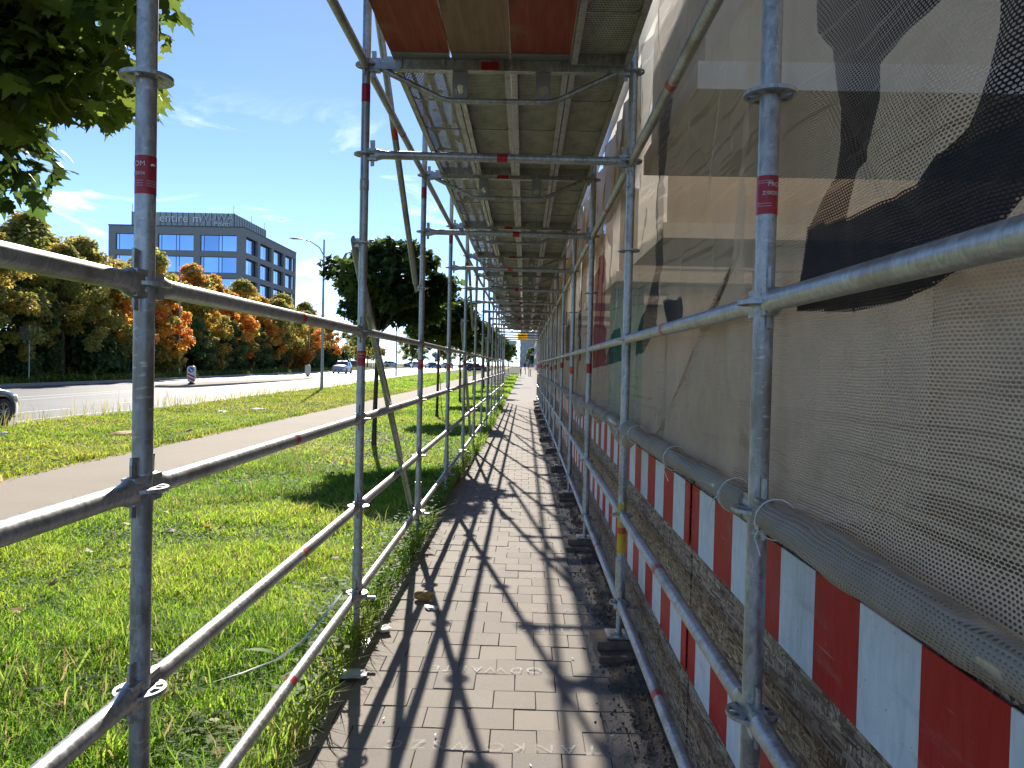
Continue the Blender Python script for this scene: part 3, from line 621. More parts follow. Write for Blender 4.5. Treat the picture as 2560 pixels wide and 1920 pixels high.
def netting(name, y0, y1, z0, z1, dy, dz, x0, seed, label, edge=None, pleats=1.0):
    ny = int((y1-y0)/dy)+1; nz = int((z1-z0)/dz)+1
    yy = np.linspace(y0, y1, ny); zz = np.linspace(z0, z1, nz); Y, Z = np.meshgrid(yy, zz)
    base = Y.copy()
    # pulled in at the ties (posts), gathered in pleats towards the lower ledger
    ph = (Y-Y1)/BAY*2*pi
    low = np.clip((2.1-Z)/.9, 0, 1); up = np.clip((Z-2.0)/1.2, 0, 1)
    X = x0 + .012*vnoise(Y*1.7, Z*1.3, seed) + .013*vnoise(Y*5+Z*2.5, Z*1.8, seed+1) + .0055*vnoise(Y*17+Z*9, Z*5, seed+7) + .010*np.clip(np.abs(vnoise(Y*3-Z*3.5, Z*1.2+Y, seed+8))*-5+1, 0, 1)
    X += .010*(1-np.cos(ph))*.5*(1-low)
    pl = np.sin(Y*13+2.2*vnoise(Y*1.3, Z*.7, seed+2))*np.clip(vnoise(Y*.9, Z*.3, seed+3)+.25, 0, 1)
    X += pleats*.012*pl*(.35+.65*low)
    X += pleats*.016*np.abs(np.sin(Y*5.1+3*vnoise(Y*.8, Z*.5, seed+9)))*up
    X -= np.clip((1.36-Z)/.12, 0, 1)**1.5*.035          # swings in to the wrapped ledger
    X = np.maximum(X, .6045 - np.clip((1.40-Z)/.1, 0, 1)*.02)
    col = np.empty(Y.shape+(3,)); col[:] = (.80, .66, .48)
    tint = vnoise(Y*.6, Z*.9, seed+4)[..., None]; col *= 1+.10*tint
    film = np.zeros(Y.shape)
    top = np.clip((Z-2.62+.25*vnoise(Y*.7, Z*.2, seed+5))/.18, 0, 1)*np.clip((Y-4.2)/.8, 0, 1)*np.clip((3.9-Z)/.3, 0, 1)
    col = col*(1-top[..., None]) + np.array((.52, .37, .20))*top[..., None]; film = np.maximum(film, top*.92)
    wob = .012*vnoise(Y*7, Z*7, seed+6)
    near = lambda L: [p for p in L if max(q[0] for q in p) > y0-.5 and min(q[0] for q in p) < y1+.5 and z0 < 3]
    opn = np.clip((Z-1.85)/.35, 0, 1)*np.clip((Y-1.5)/.5+.5, 0, 1)*np.clip((9.5-Y)/2, 0, 1)
    ink = np.full(Y.shape, -9.); inkr = np.full(Y.shape, -9.)
    for p in near(DARK): ink = np.maximum(ink, sdf(Y, Z, p))
    for p in near(REDP): inkr = np.maximum(inkr, sdf(Y, Z, p))
    ink += wob*(Y > 3); inkr += wob
    for p in near([DARK[1], DARK[2], DARK[5]]): film[inpoly(Y, Z, p)] = .35
    for p in near([DARK[0], DARK[6]]): film[inpoly(Y, Z, p)] = .94
    for p in near(REDP): film[inpoly(Y, Z, p)] = .55
    if edge is not None:
        Y = np.where(True, np.minimum(Y, edge(Z)), Y)
    V = np.stack([X, Y, Z], -1).reshape(-1, 3)
    idx = np.arange(ny*nz).reshape(nz, ny); F = np.stack([idx[:-1, :-1], idx[:-1, 1:], idx[1:, 1:], idx[1:, :-1]], -1).reshape(-1, 4)
    if edge is not None:
        yv = V[:, 1][F]; F = F[(yv.max(1)-yv.min(1)) > 1e-4]
    me = np_mesh(name, V, F, NET, col.reshape(-1, 3), True, film.ravel())
    for nm_, ar in (('ink', ink), ('inkr', inkr), ('open', opn)): me.attributes.new(nm_, 'FLOAT', 'POINT').data.foreach_set('value', ar.astype(np.float32).ravel())
    return tag(link(name, me), label, 'netting', 'scaffold netting')
netA = netting('debris_netting', .3, 4.1, 1.27, 3.2, .010, .010, .627, 11, 'beige mesh netting printed with large dark letters behind the first grey post', lambda z: np.clip(2.35+(1.95-z)*1.9, 2.35, 3.75)+.0*z, 1.9)
netB = netting('debris_netting', 2.3, 9.5, 1.27, 3.5, .018, .018, .644, 23, 'beige mesh netting with a tall red printed stroke, hung past the yellow painted post', None, 2.2)
netC = netting('debris_netting', 9.4, 34.6, 1.27, 3.6, .05, .04, .630, 37, 'pleated beige netting running on to the far end of the walkway', None, 2.0)
netD = netting('debris_netting', -.8, 34.6, 3.52, 5.2, .25, .25, .66, 41, 'upper sheet of beige netting hung above the walkway deck', None, .3)
netE = netting('debris_netting', -.8, 2.9, 3.21, 3.6, .06, .04, .665, 44, 'narrow strip of beige netting level with the red deck boards', None, .3)
# the lower edge of the nets rolled round the ledger and tied
def hem(y0, y1, seed, parent, droop):
    n = int((y1-y0)/.02)+1; ys = np.linspace(y0, y1, n); r = np.random.default_rng(seed); k = 16
    rad = .037+.007*vnoise(ys*2.1, ys*0, seed)+.004*vnoise(ys*9, ys*0, seed+1)
    sag = droop*np.clip(vnoise(ys*1.1, ys*0+3, seed+2)+.1, 0, 1)
    a = np.linspace(0, 2*pi, k, endpoint=False)
    A, YY = np.meshgrid(a, ys); R = rad[:, None]*(1+.10*np.sin(3*A+YY*7)+.05*np.sin(7*A+YY*23)); S = sag[:, None]
    X = XR+.004+R*np.cos(A)*.95; Z = (ZR-.5)+R*np.sin(A)-np.where(np.sin(A) < .2, S*(.6-np.sin(A)), 0)
    V = np.stack([X, YY, Z], -1).reshape(-1, 3); idx = np.arange(n*k).reshape(n, k)
    F = np.stack([idx[:-1], idx[1:], np.roll(idx, -1, 1)[1:], np.roll(idx, -1, 1)[:-1]], -1).reshape(-1, 4)
    c = np.empty((n*k, 3)); c[:] = (.68, .59, .47); c *= (1+.12*vnoise(V[:, 1]*3, V[:, 2]*40, seed))[:, None]
    me = np_mesh('rolled_hem', V, F, NETD, c, True, np.full(n*k, .15))
    for nm_ in ('ink', 'inkr'): me.attributes.new(nm_, 'FLOAT', 'POINT').data.foreach_set('value', np.full(n*k, -9, np.float32))
    me.attributes.new('open', 'FLOAT', 'POINT')
    link('rolled_hem', me, parent)
TIE = MB().path([(.047*math.cos(t), .004*math.sin(2*t), .047*math.sin(t)) for t in np.linspace(0, 2*pi, 22)], .0016, 6).path([(.045, 0, .015), (.055, .004, .03), (.052, .01, .075)], .0015, 6).box((.047, 0, .008), (.006, .006, .006)).mesh('cable_tie', WHITE)
for p, y0, y1, sd, dr in ((netA, .3, 1.82, 3, .0), (netA, 1.93, 3.55, 4, .02), (netB, 3.5, 4.31, 5, .08), (netB, 4.44, 5.9, 6, .09), (netB, 6.0, 6.8, 8, .09), (netB, 6.95, 9.3, 9, .10), (netC, 9.5, 16.8, 10, .11), (netC, 17, 34.4, 12, .10)):
    hem(y0, y1, sd, p, dr)
for p, ys in ((netA, (.8, 1.74, 2.08, 2.9)), (netB, (3.9, 4.25, 5.2, 6.1, 7.4)), (netC, (10, 12))):
    for y in ys: link('cable_tie', TIE, p, (XR+.004, y, ZR-.5), (random.uniform(-.6, 1.2), 0, random.uniform(-.15, .15))).rotation_euler = (0, random.uniform(2.2, 4.0), random.uniform(-.2, .2))

# ------------------------------------------------------------------ hoarding of OSB sheets with striped boards
HO = tag(empty('site_hoarding', (.69, 0, 0)), 'low OSB hoarding with two rows of red and white striped boards', 'hoarding')
i = 0; y = -1.75
while y < 34.4:
    L = 2.44; e = random.uniform(-.006, .006)
    mb = MB(); mb.box((.019+e, y+L/2, .595), (.018, L-.006, 1.19+random.uniform(-.01, .01))); mb.build('osb_panel', OSB, HO)
    MB().box((.055, y+.02, .6), (.05, .06, 1.15)).build('timber_post', SOLE, HO)
    for zc in (1.0225, .4975):
        # slightly bowed board following the panel
        secs = []; z_ = zc+random.uniform(-.004, .004); w = .1275
        for q in range(13):
            t = q/12; bx = .003+e-.0045*math.sin(pi*t)-.002*math.sin(5*t+i); yy = y+.004+(L-.008)*t; dz = .004*math.sin(3*t+i*2)
            secs.append([(bx-.003, yy, z_-w+dz), (bx-.003, yy, z_+w+dz), (bx+.001, yy, z_+w+dz), (bx+.001, yy, z_-w+dz)])
        MB().loft(secs, smooth=False).build('striped_board', STRIPE, HO)
    y += L; i += 1

# ------------------------------------------------------------------ the building under renovation, seen through the nets
PL = m_plaster('beige_plaster', (.62, .53, .41), (.36, .30, .23)); PL2 = m_plaster('pale_plaster', (.76, .70, .61), (.5, .45, .38)); WG = m_glass('site_window_glass', (.05, .07, .10)); WF = plain('window_frame', (.55, .55, .54), .5, 0, .1)
GREENP = plain('green_panel', (.03, .42, .30), .6, 0, .2, 3)
B = tag(empty('renovated_building', (4.4, 16, 0)), 'beige plastered building with projecting balconies behind the scaffold netting', 'building')
def bb(n, x0, x1, y0, y1, z0, z1, m, p=None): return MB().box(((x0+x1)/2-4.4, (y0+y1)/2-16, (z0+z1)/2), (x1-x0, y1-y0, z1-z0)).build(n, m, p or B)
FX = 4.4; y = -2.0; j = 0
bb('plinth', FX, FX+.5, -2, 42, -.05, .75, PL)
while y < 42:
    w0, w1 = y+1.5, y+3.9
    bb('wall_pier', FX+.02, FX+.4, y, w0, .75, 2.75, PL2 if j % 2 else PL)
    if y < 9: bb('wall_pier', FX+.021, FX+.4, w0+.001, w1-.001, .75, 2.75, PL); y = w1; j += 1; continue
    f = bb('window', FX+.16, FX+.22, w0+.004, w1-.004, .754, 2.746, WF)
    for q in range(2):
        a = w0+.09+q*(1.15); o = bb('pane', FX+.145, FX+.158, a, a+1.05, .84, 2.66, WG); o.parent = f
    y = w1; j += 1
bb('wall_band', FX+.01, FX+.4, -2, 42, 2.752, 18, PL)
for (a, b, x0, z0, z1) in ((4.5, 6.4, 1.0, 3.22, 4.6), (8.1, 10.2, 1.45, 2.98, 4.45), (12.2, 14.4, 1.45, 2.98, 4.45), (16.4, 18.6, 1.45, 2.98, 4.45), (20.6, 22.8, 1.45, 2.98, 4.45), (24.8, 27, 1.45, 2.98, 4.45)):
    c = bb('balcony', x0, FX+.005, a, b, z0+.16, z1, PL); o = bb('balcony_slab', x0-.05, FX+.007, a-.05, b+.05, z0, z0+.158, PL2); o.parent = c
for (a, b, x0) in ((2.6, 2.8, 2.6), (8.4, 8.6, 2.5), (12.5, 12.7, 2.3), (16.7, 16.9, 2.3)): bb('cross_wall', x0, FX+.003, a, b, -.02, 2.96, PL2)
bb('far_wall', 1.3, FX, 30, 30.3, 0, 6, PL)
pr = tag(MB().tube((0, 0, 0), (2.6, 0, 0), .02, 10).build('site_pipe', plain('cream_pipe', (.55, .48, .38), .6), loc=(1.35, 7.75, 2.62)), 'cream pipe spanning across behind the netting', 'pipe')
gp = empty('green_cabinet', (1.75, 13.4, 0)); tag(gp, 'narrow turquoise site cabinet glimpsed behind the red printed stroke', 'cabinet')
MB().box((0, 0, 1.5), (.5, .5, 2.9)).build('body', GREENP, gp)
for q in range(3): MB().box((-.26, -.18+q*.18, 1.5), (.02, .06, 2.7)).build('rib', GREENP, gp)
for q in (-1, 1): MB().box((0, q*.2, .02), (.5, .08, .06)).build('skid', DARKMET, gp)
# ------------------------------------------------------------------ grass and weeds
def blades(n, xr, yr, h, w, seed, lean=.5, zoff=-.02, dens=None, pal=((.065, .14, .012), (.155, .26, .022), (.28, .335, .04)), dry=.06):
    r = np.random.default_rng(seed); x = r.uniform(*xr, n); y = yr[0]+(yr[1]-yr[0])*r.random(n)
    if dens is not None:
        keep = r.random(n) < dens(x, y); x, y = x[keep], y[keep]; n = len(x)
    patch = vnoise(x*1.6, y*1.6, seed+1); patch2 = vnoise(x*.5+9, y*.5, seed+2); p3 = vnoise(x*4.3, y*4.3, seed+3)
    H = h[0]+(h[1]-h[0])*r.random(n)**1.8; H *= (1+.45*patch+.25*p3); Wd = w*(.6+.8*r.random(n))*(.7+.5*H/h[1])
    a = r.uniform(0, 2*pi, n); b = a+r.normal(0, .7, n); l = lean*H*(.25+r.random(n))
    dx, dy = np.cos(a)*Wd/2, np.sin(a)*Wd/2; lx, ly = -np.sin(b)*l, np.cos(b)*l
    z0 = np.full(n, zoff)+np.array([gz(q) for q in y]) if yr[1] > 50 else np.full(n, zoff)
    V = np.empty((n, 5, 3))
    V[:, 0] = np.stack([x-dx, y-dy, z0], 1); V[:, 1] = np.stack([x+dx, y+dy, z0], 1)
    mx, my = x+lx*.35, y+ly*.35; V[:, 2] = np.stack([mx-dx*.8, my-dy*.8, z0+H*.6], 1); V[:, 3] = np.stack([mx+dx*.8, my+dy*.8, z0+H*.6], 1)
    V[:, 4] = np.stack([x+lx, y+ly, z0+H*(1-.25*np.clip(l/H, 0, 1))], 1)
    t = np.clip(.5+.45*patch2+.28*p3+r.normal(0, .22, n), 0, 1)[:, None]; P = [np.array(q) for q in pal]
    c = np.where(t < .5, P[0]+(P[1]-P[0])*t*2, P[1]+(P[2]-P[1])*(t-.5)*2); d = r.random(n) < dry*(1+1.5*np.clip(patch2, 0, 1)); c[d] = np.array((.26, .20, .085))*r.uniform(.6, 1.2, (d.sum(), 1))
    return V, c
def leaves_flat(n, xr, yr, s, seed, z=(.0, .05), dens=None, pal=((.045, .10, .015), (.10, .18, .025), (.16, .23, .03))):
    """small broad weed leaves (clover, plantain), bent diamonds"""
    r = np.random.default_rng(seed); x = r.uniform(*xr, n); y = r.uniform(*yr, n)
    if dens is not None:
        k = r.random(n) < dens(x, y); x, y = x[k], y[k]; n = len(x)
    L = s*(.5+r.random(n)); Wd = L*(.35+.3*r.random(n)); a = r.uniform(0, 2*pi, n); zz = r.uniform(*z, n)-.02; up = r.uniform(-.2, .75, n)
    ux, uy = np.cos(a), np.sin(a); V = np.empty((n, 5, 3))
    f = lambda u, v, h: np.stack([x+ux*u-uy*v, y+uy*u+ux*v, zz+h], 1)
    V[:, 0] = f(0*L, 0*L, 0); V[:, 1] = f(L*.45, Wd/2, up*L*.45); V[:, 3] = f(L*.45, -Wd/2, up*L*.45); V[:, 2] = f(L*.5, 0*L, up*L*.5-.1*L*0); V[:, 4] = f(L, 0*L, up*L*.8)
    t = np.clip(.45+.5*vnoise(x*.9, y*.9, seed+4)+r.normal(0, .25, n), 0, 1)[:, None]; P = [np.array(q) for q in pal]
    return V, np.where(t < .5, P[0]+(P[1]-P[0])*t*2, P[1]+(P[2]-P[1])*(t-.5)*2)
def grass_obj(name, sets, label, fl=()):
    Vs, Cs, Fs = [], [], []; b = 0
    for V, c in sets:
        n = len(V); i = np.arange(n)[:, None]*5+b
        Fs += [np.concatenate([i+0, i+1, i+3], 1), np.concatenate([i+0, i+3, i+2], 1), np.concatenate([i+2, i+3, i+4], 1)]
        sh = np.array([.45, .45, .85, .85, 1.15]); Vs.append(V.reshape(-1, 3)); Cs.append((c[:, None, :]*np.ones((1, 5, 1))).reshape(-1, 3)); b += n*5
    for V, c in fl:
        n = len(V); i = np.arange(n)[:, None]*5+b
        Fs += [np.concatenate([i+0, i+1, i+2], 1), np.concatenate([i+0, i+2, i+3], 1), np.concatenate([i+1, i+4, i+2], 1), np.concatenate([i+2, i+4, i+3], 1)]
        Vs.append(V.reshape(-1, 3)); Cs.append(np.repeat(c, 5, 0)); b += n*5
    me = np_mesh(name, np.concatenate(Vs), np.concatenate(Fs), GRASSM, np.concatenate(Cs)); o = link(name, me); return tag(o, label, 'grass', None, 'stuff')
# keep blades inside what the walkway can look at: a wedge widening with distance
wedge = lambda x, y: (x > -.72*y-2.2).astype(float)
bare = lambda x, y: wedge(x, y)*(1-.55*np.clip(vnoise(x*.9+3, y*.9, 93)*1.8-.1, 0, 1))*(1-.75*np.clip(1.2-np.hypot(x+2.8, (y-16.5)/1.6), 0, 1))*(1-.7*np.clip(1.3-np.hypot(x+2.6, (y-22.5)/2.2), 0, 1))*(1-.5*np.clip(1.0-np.hypot((x+2.1)/.4, (y-5.4)/.5), 0, 1))
edge_tall = lambda x, y: wedge(x, y)*np.clip(1.15-np.abs(x+.93)/.22+.6*vnoise(x*1.5, y*1.1, 77), 0, 1)
grass_obj('lawn_grass', [
    blades(165000, (-4.6, -.93), (1.6, 6.5), (.035, .12), .0062, 1, .8, dens=bare),
    blades(90000, (-4.7, -.92), (6.5, 12), (.03, .11), .009, 2, .8, dens=bare),
    blades(80000, (-4.7, -.86), (12, 26), (.03, .10), .016, 3, .8, dens=bare, dry=.14),
    blades(40000, (-4.7, -.86), (26, 60), (.03, .10), .03, 4, .7, dens=wedge),
    blades(15000, (-1.30, -.885), (2.2, 14), (.10, .26), .0065, 5, .9, dens=edge_tall, pal=((.05, .11, .014), (.11, .19, .022), (.19, .25, .04)), dry=.08),
    blades(22000, (-4.5, -.9), (2.2, 14), (.10, .24), .007, 11, 1.0, dens=lambda x, y: wedge(x, y)*np.clip(vnoise(x*1.1+5, y*1.1, 91)*1.8-.35, 0, 1), pal=((.035, .08, .012), (.09, .16, .02), (.17, .22, .04)), dry=.12),
    blades(9000, (-4.86, -4.60), (4, 40), (.04, .13), .012, 12, 1.2, dens=wedge), 
    blades(9000, (-1.2, -.80), (14, 34), (.08, .25), .012, 6, .9, dens=edge_tall)],
    'short sunlit grass and weeds on the lawn beside the walkway',
    [leaves_flat(42000, (-4.6, -.94), (2.0, 8), .034, 8, (0, .055), wedge), leaves_flat(26000, (-4.7, -.88), (8, 20), .05, 9, (0, .05), wedge),
     leaves_flat(5000, (-1.25, -.88), (3.2, 13), .05, 10, (.02, .24), edge_tall, ((.05, .10, .015), (.10, .17, .022), (.16, .23, .03)))])
wedge2 = lambda x, y: (x > -.74*y-2.5).astype(float)
grass_obj('verge_grass', [
    blades(80000, (-11.5, -6.8), (7.5, 22), (.05, .14), .016, 21, .8, dens=wedge2, pal=((.085, .14, .012), (.16, .235, .022), (.27, .295, .035)), dry=.08),
    blades(60000, (-12.6, -6.8), (22, 45), (.05, .15), .03, 22, .8, dens=lambda x, y: (x > -10.9-.033*y+.2).astype(float), pal=((.085, .13, .012), (.16, .21, .022), (.26, .26, .035)), dry=.12),
    blades(40000, (-13.4, -6.8), (45, 110), (.06, .17), .07, 23, .8, dens=lambda x, y: (x > -10.9-.029*y+.2).astype(float), dry=.1),
    blades(9000, (-6.95, -6.62), (7, 50), (.05, .16), .016, 26, 1.2, pal=((.085, .13, .012), (.16, .21, .022), (.26, .26, .035))),
    blades(3000, (-13.0, -11.0), (10, 60), (.25, .55), .012, 24, .4, dens=lambda x, y: (np.abs(x+10.9+.034*y) < .7).astype(float), pal=((.15, .17, .04), (.22, .22, .07), (.28, .25, .10)), dry=.4)],
    'yellow-green grass on the verge between footpath and road',
    [leaves_flat(26000, (-11.3, -6.8), (7.5, 30), .06, 25, (0, .08), wedge2, ((.085, .13, .012), (.16, .22, .022), (.26, .27, .03)))])
grass_obj('roadside_grass', [blades(26000, (-31, -27.9), (30, 130), (.1, .45), .09, 31, .5, zoff=.03, pal=((.04, .07, .012), (.09, .12, .02), (.15, .16, .03)))], 'rough grass along the foot of the roadside wood')
grass_obj('pavement_grass', [blades(9000, (-1.9, -.84), (34, 110), (.08, .2), .05, 33, .6)], 'grass strip beside the pavement beyond the walkway')

# fallen leaves lying in the grass and on the paths
def fallen(n, boxes, seed):
    r = np.random.default_rng(seed); V = []; C = []; O = np.array(leaf_star())
    for i in range(n):
        x0, x1, y0, y1, z = boxes[r.integers(len(boxes))]; x, y = r.uniform(x0, x1), r.uniform(y0, y1); s = r.uniform(.035, .085); a = r.uniform(0, 6.3); tl = r.normal(0, .25, 2)
        px_ = (O[:, 0]*math.cos(a)-O[:, 1]*math.sin(a))*s; py_ = (O[:, 0]*math.sin(a)+O[:, 1]*math.cos(a))*s
        V.append(np.stack([x+px_, y+py_, z+px_*tl[0]+py_*tl[1]+.006+.15*np.abs(O[:, 0])*s], 1)); c = np.array([(.42, .26, .05), (.34, .15, .04), (.20, .12, .06), (.36, .31, .08)][r.integers(4)])*r.uniform(.7, 1.15); C.append(np.tile(c, (len(O), 1)))
    k = len(O); V = np.array(V); ctr = V.mean(1, keepdims=True); V = np.concatenate([ctr, V], 1); C = np.concatenate([np.array(C)[:, :1], np.array(C)], 1); i = np.arange(n)[:, None]*(k+1)
    F = np.concatenate([np.concatenate([i, i+1+j, i+1+(j+1) % k], 1) for j in range(k)])
    tag(link('fallen_leaves', np_mesh('fallen_leaves', V.reshape(-1, 3), F, LEAF, C.reshape(-1, 3))), 'dry yellow and brown leaves fallen on lawn, verge and footpath', 'leaves', None, 'stuff')
# a few broader weeds
def weed(loc, n, L, seed, label, pal):
    r = np.random.default_rng(seed); V = []; C = []; F = []
    for i in range(n):
        a = 2*pi*i/n+r.normal(0, .25); l = L*r.uniform(.6, 1.1); e = r.uniform(.35, 1.1); w = l*r.uniform(.12, .2); pts = []
        for t in np.linspace(0, 1, 7):
            c = np.array([math.cos(a), math.sin(a), 0])*l*t*math.cos(e*(1-t*.6)) + np.array([0, 0, 1])*l*(math.sin(e)*t-.45*t*t)
            ww = w*math.sin(pi*min(1, .12+t*.88))*(1+.35*math.sin(t*34)); s = np.array([-math.sin(a), math.cos(a), 0])*ww; pts += [c-s, c+s]
        b = len(V); V += pts; c = np.array(pal)*r.uniform(.7, 1.25); C += [c]*14; F += [(b+2*q, b+2*q+1, b+2*q+3, b+2*q+2) for q in range(6)]
    o = link('weed_plant', np_mesh('weed_plant', np.array(V), np.array(F), GRASSM, np.array(C), True), None, loc); return tag(o, label, 'weed')
for i, (x, y, n, L, lb, pal) in enumerate([(-1.22, 4.05, 9, .24, 'bright green dandelion tuft against the second rail by the walkway', (.13, .24, .02)), (-1.15, 6.3, 8, .22, 'leafy weed growing by the foot of the diagonal brace', (.10, .2, .02)),
    (-2.15, 3.6, 10, .20, 'dark green weed clump in the middle of the lawn', (.04, .10, .015)), (-1.05, 7.4, 8, .26, 'nettle-like weed in the tree shadow at the pavement edge', (.05, .11, .015)), (-1.05, 13.6, 9, .3, 'yellowish fern-like weed beyond the third post', (.2, .25, .03)), (-1.35, 3.3, 7, .2, 'pale flowering grass tuft near the front rail', (.17, .2, .05))]):
    weed((x, y, -.015), n, L, 60+i, lb, pal)

# ------------------------------------------------------------------ trees
def leaf_star():
    """five-lobed maple outline in the xy plane, stem at origin, unit length"""
    P = [(0, 0), (.18, -.06), (.34, .02), (.30, .14), (.52, .22), (.40, .34), (.42, .50), (.24, .46), (.20, .62), (.12, .60), (0, 1.0)]
    return P + [(-x, y) for x, y in reversed(P[1:-1])]
fallen(480, [(-4.6, -1, 2.4, 12, .035), (-4.6, -1, 6, 22, .03), (-10.5, -6.9, 9, 30, .05)], 401)
def crown(name, clumps, n, size, seed, pal, star=False, spread=.3, droop=.3):
    """n leaves gathered on twig clumps; clumps = (m,4) centre + radius"""
    r = np.random.default_rng(seed); m = len(clumps); ci = r.integers(0, m, n); c = clumps[ci]
    d = r.normal(0, 1, (n, 3)); d /= np.linalg.norm(d, axis=1)[:, None]; rad = c[:, 3]*(r.random(n)**.45)
    pos = c[:, :3]+d*rad[:, None]*np.array((1, 1, .8))
    s = size*r.uniform(.6, 1.25, n)
    # leaf frame: faces mostly outward and up, tips drooping
    nrm = d*.6+np.array((0, 0, .7))+r.normal(0, .55, (n, 3)); nrm /= np.linalg.norm(nrm, axis=1)[:, None]
    tip = d+r.normal(0, .6, (n, 3))-np.array((0, 0, droop)); tip -= nrm*(tip*nrm).sum(1)[:, None]; tip /= np.linalg.norm(tip, axis=1)[:, None]; sd = np.cross(tip, nrm)
    pal = np.array(pal); tone = r.integers(0, len(pal), m)[ci]; col = pal[tone]*r.uniform(.7, 1.25, (n, 1)); odd = r.random(n) < .12; col[odd] = pal[r.integers(0, len(pal), odd.sum())]
    if star:
        O = np.array(leaf_star()); k = len(O); V = np.empty((n, k+1, 3)); curl = -.18
        V[:, 0] = pos+tip*(s*.35)[:, None]
        for j, (x, y) in enumerate(O): V[:, j+1] = pos+sd*(s*x*1.1)[:, None]+tip*(s*y)[:, None]+nrm*(s*curl*(abs(x)*1.2+(y-.35)**2))[:, None]
        i = np.arange(n)[:, None]*(k+1); F = np.concatenate([np.concatenate([i, i+1+j, i+1+(j+1) % k], 1) for j in range(k)]); V = V.reshape(-1, 3); C = np.repeat(col, k+1, 0)
    else:
        V = np.empty((n, 4, 3)); V[:, 0] = pos; V[:, 1] = pos+tip*(s*.5)[:, None]+sd*(s*.42)[:, None]+nrm*(s*.06)[:, None]; V[:, 2] = pos+tip*s[:, None]-nrm*(s*.1)[:, None]; V[:, 3] = pos+tip*(s*.5)[:, None]-sd*(s*.42)[:, None]+nrm*(s*.06)[:, None]
        i = np.arange(n)[:, None]*4; F = np.concatenate([i, i+1, i+2, i+3], 1); V = V.reshape(-1, 3); C = np.repeat(col, 4, 0)
    return np_mesh(name, V, F, LEAF, C)
def ball_clumps(m, c, R, seed, rr=(.22, .4), shell=.45):
    r = np.random.default_rng(seed); d = r.normal(0, 1, (m, 3)); d /= np.linalg.norm(d, axis=1)[:, None]; t = shell+(1-shell)*r.random(m)**.6
    P = np.array(c)+d*t[:, None]*np.array(R)*.86; return np.concatenate([P, r.uniform(*rr, (m, 1))], 1)
def trunk_mesh(h, r0, clumps, seed, lean=.04, nb=12, r1=None):
    rr = random.Random(seed); mb = MB(); pts = [(lean*math.sin(t*2.1+seed)*h*.25, lean*math.cos(t*1.7+seed*2)*h*.2, h*t) for t in (0, .03, .15, .4, .7, 1)]
    x0, y0 = pts[0][:2]; pts = [(a-x0, b-y0, c) for a, b, c in pts]
    mb.path(pts, [r0*1.5, r0*1.15, r0, r0*.93, r0*.85, (r1 or r0*.6)], 12)
    top = Vector(pts[-1])
    for c in list(clumps)[:nb]:
        e = Vector(c[:3]); b = top-Vector((0, 0, rr.uniform(0, h*.12))); q = b.lerp(e, .5)+Vector((rr.uniform(-.1, .1), rr.uniform(-.1, .1), .12))
        mb.path([b, q, e], [r0*.42, r0*.26, r0*.08], 7)
    return mb.mesh('trunk', BARK)
GREENS = ((.030, .055, .016), (.042, .075, .018), (.06, .10, .02), (.13, .17, .025)); GREENS_D = ((.024, .046, .014), (.034, .060, .016), (.048, .080, .019), (.07, .11, .022))
# the near maple whose crown hangs into the picture
cl0 = ball_clumps(84, (.10, 0, 3.18), (1.24, 1.2, 1.02), 5, (.18, .32), .3)
t0 = empty('maple_tree', (-2.78, 3.3, .10)); tag(t0, 'broad-leaved maple whose crown hangs in front of the sky, nearest the camera', 'tree', 'maples in the lawn')
link('crown', crown('crown', cl0, 9000, .105, 6, ((.038, .07, .016), (.055, .09, .02), (.08, .12, .022), (.14, .185, .03)), True), t0); link('trunk', trunk_mesh(2.25, .05, cl0, 3, nb=18), t0)
cl1 = ball_clumps(95, (.28, 0, 3.12), (1.42, 1.25, .88), 8, (.18, .32), .4); C1 = crown('crown', cl1, 11000, .12, 9, GREENS_D, False); T1 = trunk_mesh(2.35, .046, cl1, 5)
cl2 = ball_clumps(85, (.05, 0, 3.05), (1.3, 1.25, .92), 18, (.18, .32), .4); C2 = crown('crown', cl2, 10000, .13, 19, GREENS, False); T2 = trunk_mesh(2.3, .042, cl2, 7)
C1S = crown('crown', cl1, 8500, .135, 29, GREENS_D, True)
ords = ['first', 'second', 'third', 'fourth', 'fifth', 'sixth', 'seventh', 'eighth', 'ninth', 'tenth', 'eleventh', 'twelfth', 'thirteenth', 'fourteenth', 'fifteenth', 'sixteenth', 'seventeenth', 'eighteenth', 'nineteenth', 'twentieth']
for i, (x, y) in enumerate([(-2.85, 14.6), (-2.68, 23.6), (-2.75, 32.8), (-2.8, 42), (-2.7, 51), (-2.8, 60.5), (-2.75, 70), (-2.8, 82), (-2.7, 96), (-2.9, 112), (-2.8, 130)]):
    t = empty('maple_tree', (x, y, gz(y)-.02), .9*i); tag(t, f'round-headed green maple in the lawn, {ords[i]} trunk beyond the diagonal brace', 'tree', 'maples in the lawn')
    s = 1.0 if i < 1 else random.uniform(1.0, 1.12); t.scale = (s, s, s)
    if i == 0: t.rotation_euler = (0, 0, 0)
    link('crown', C1S if i == 0 else (C2 if i % 2 else C1), t); link('trunk', T2 if i % 2 else T1, t)
    if i in (1, 2): link('tree_stake', MB().tube((.14, -.1, 0), (.05, -.04, 1.3), .012, 6).mesh('tree_stake', SOLE), t)

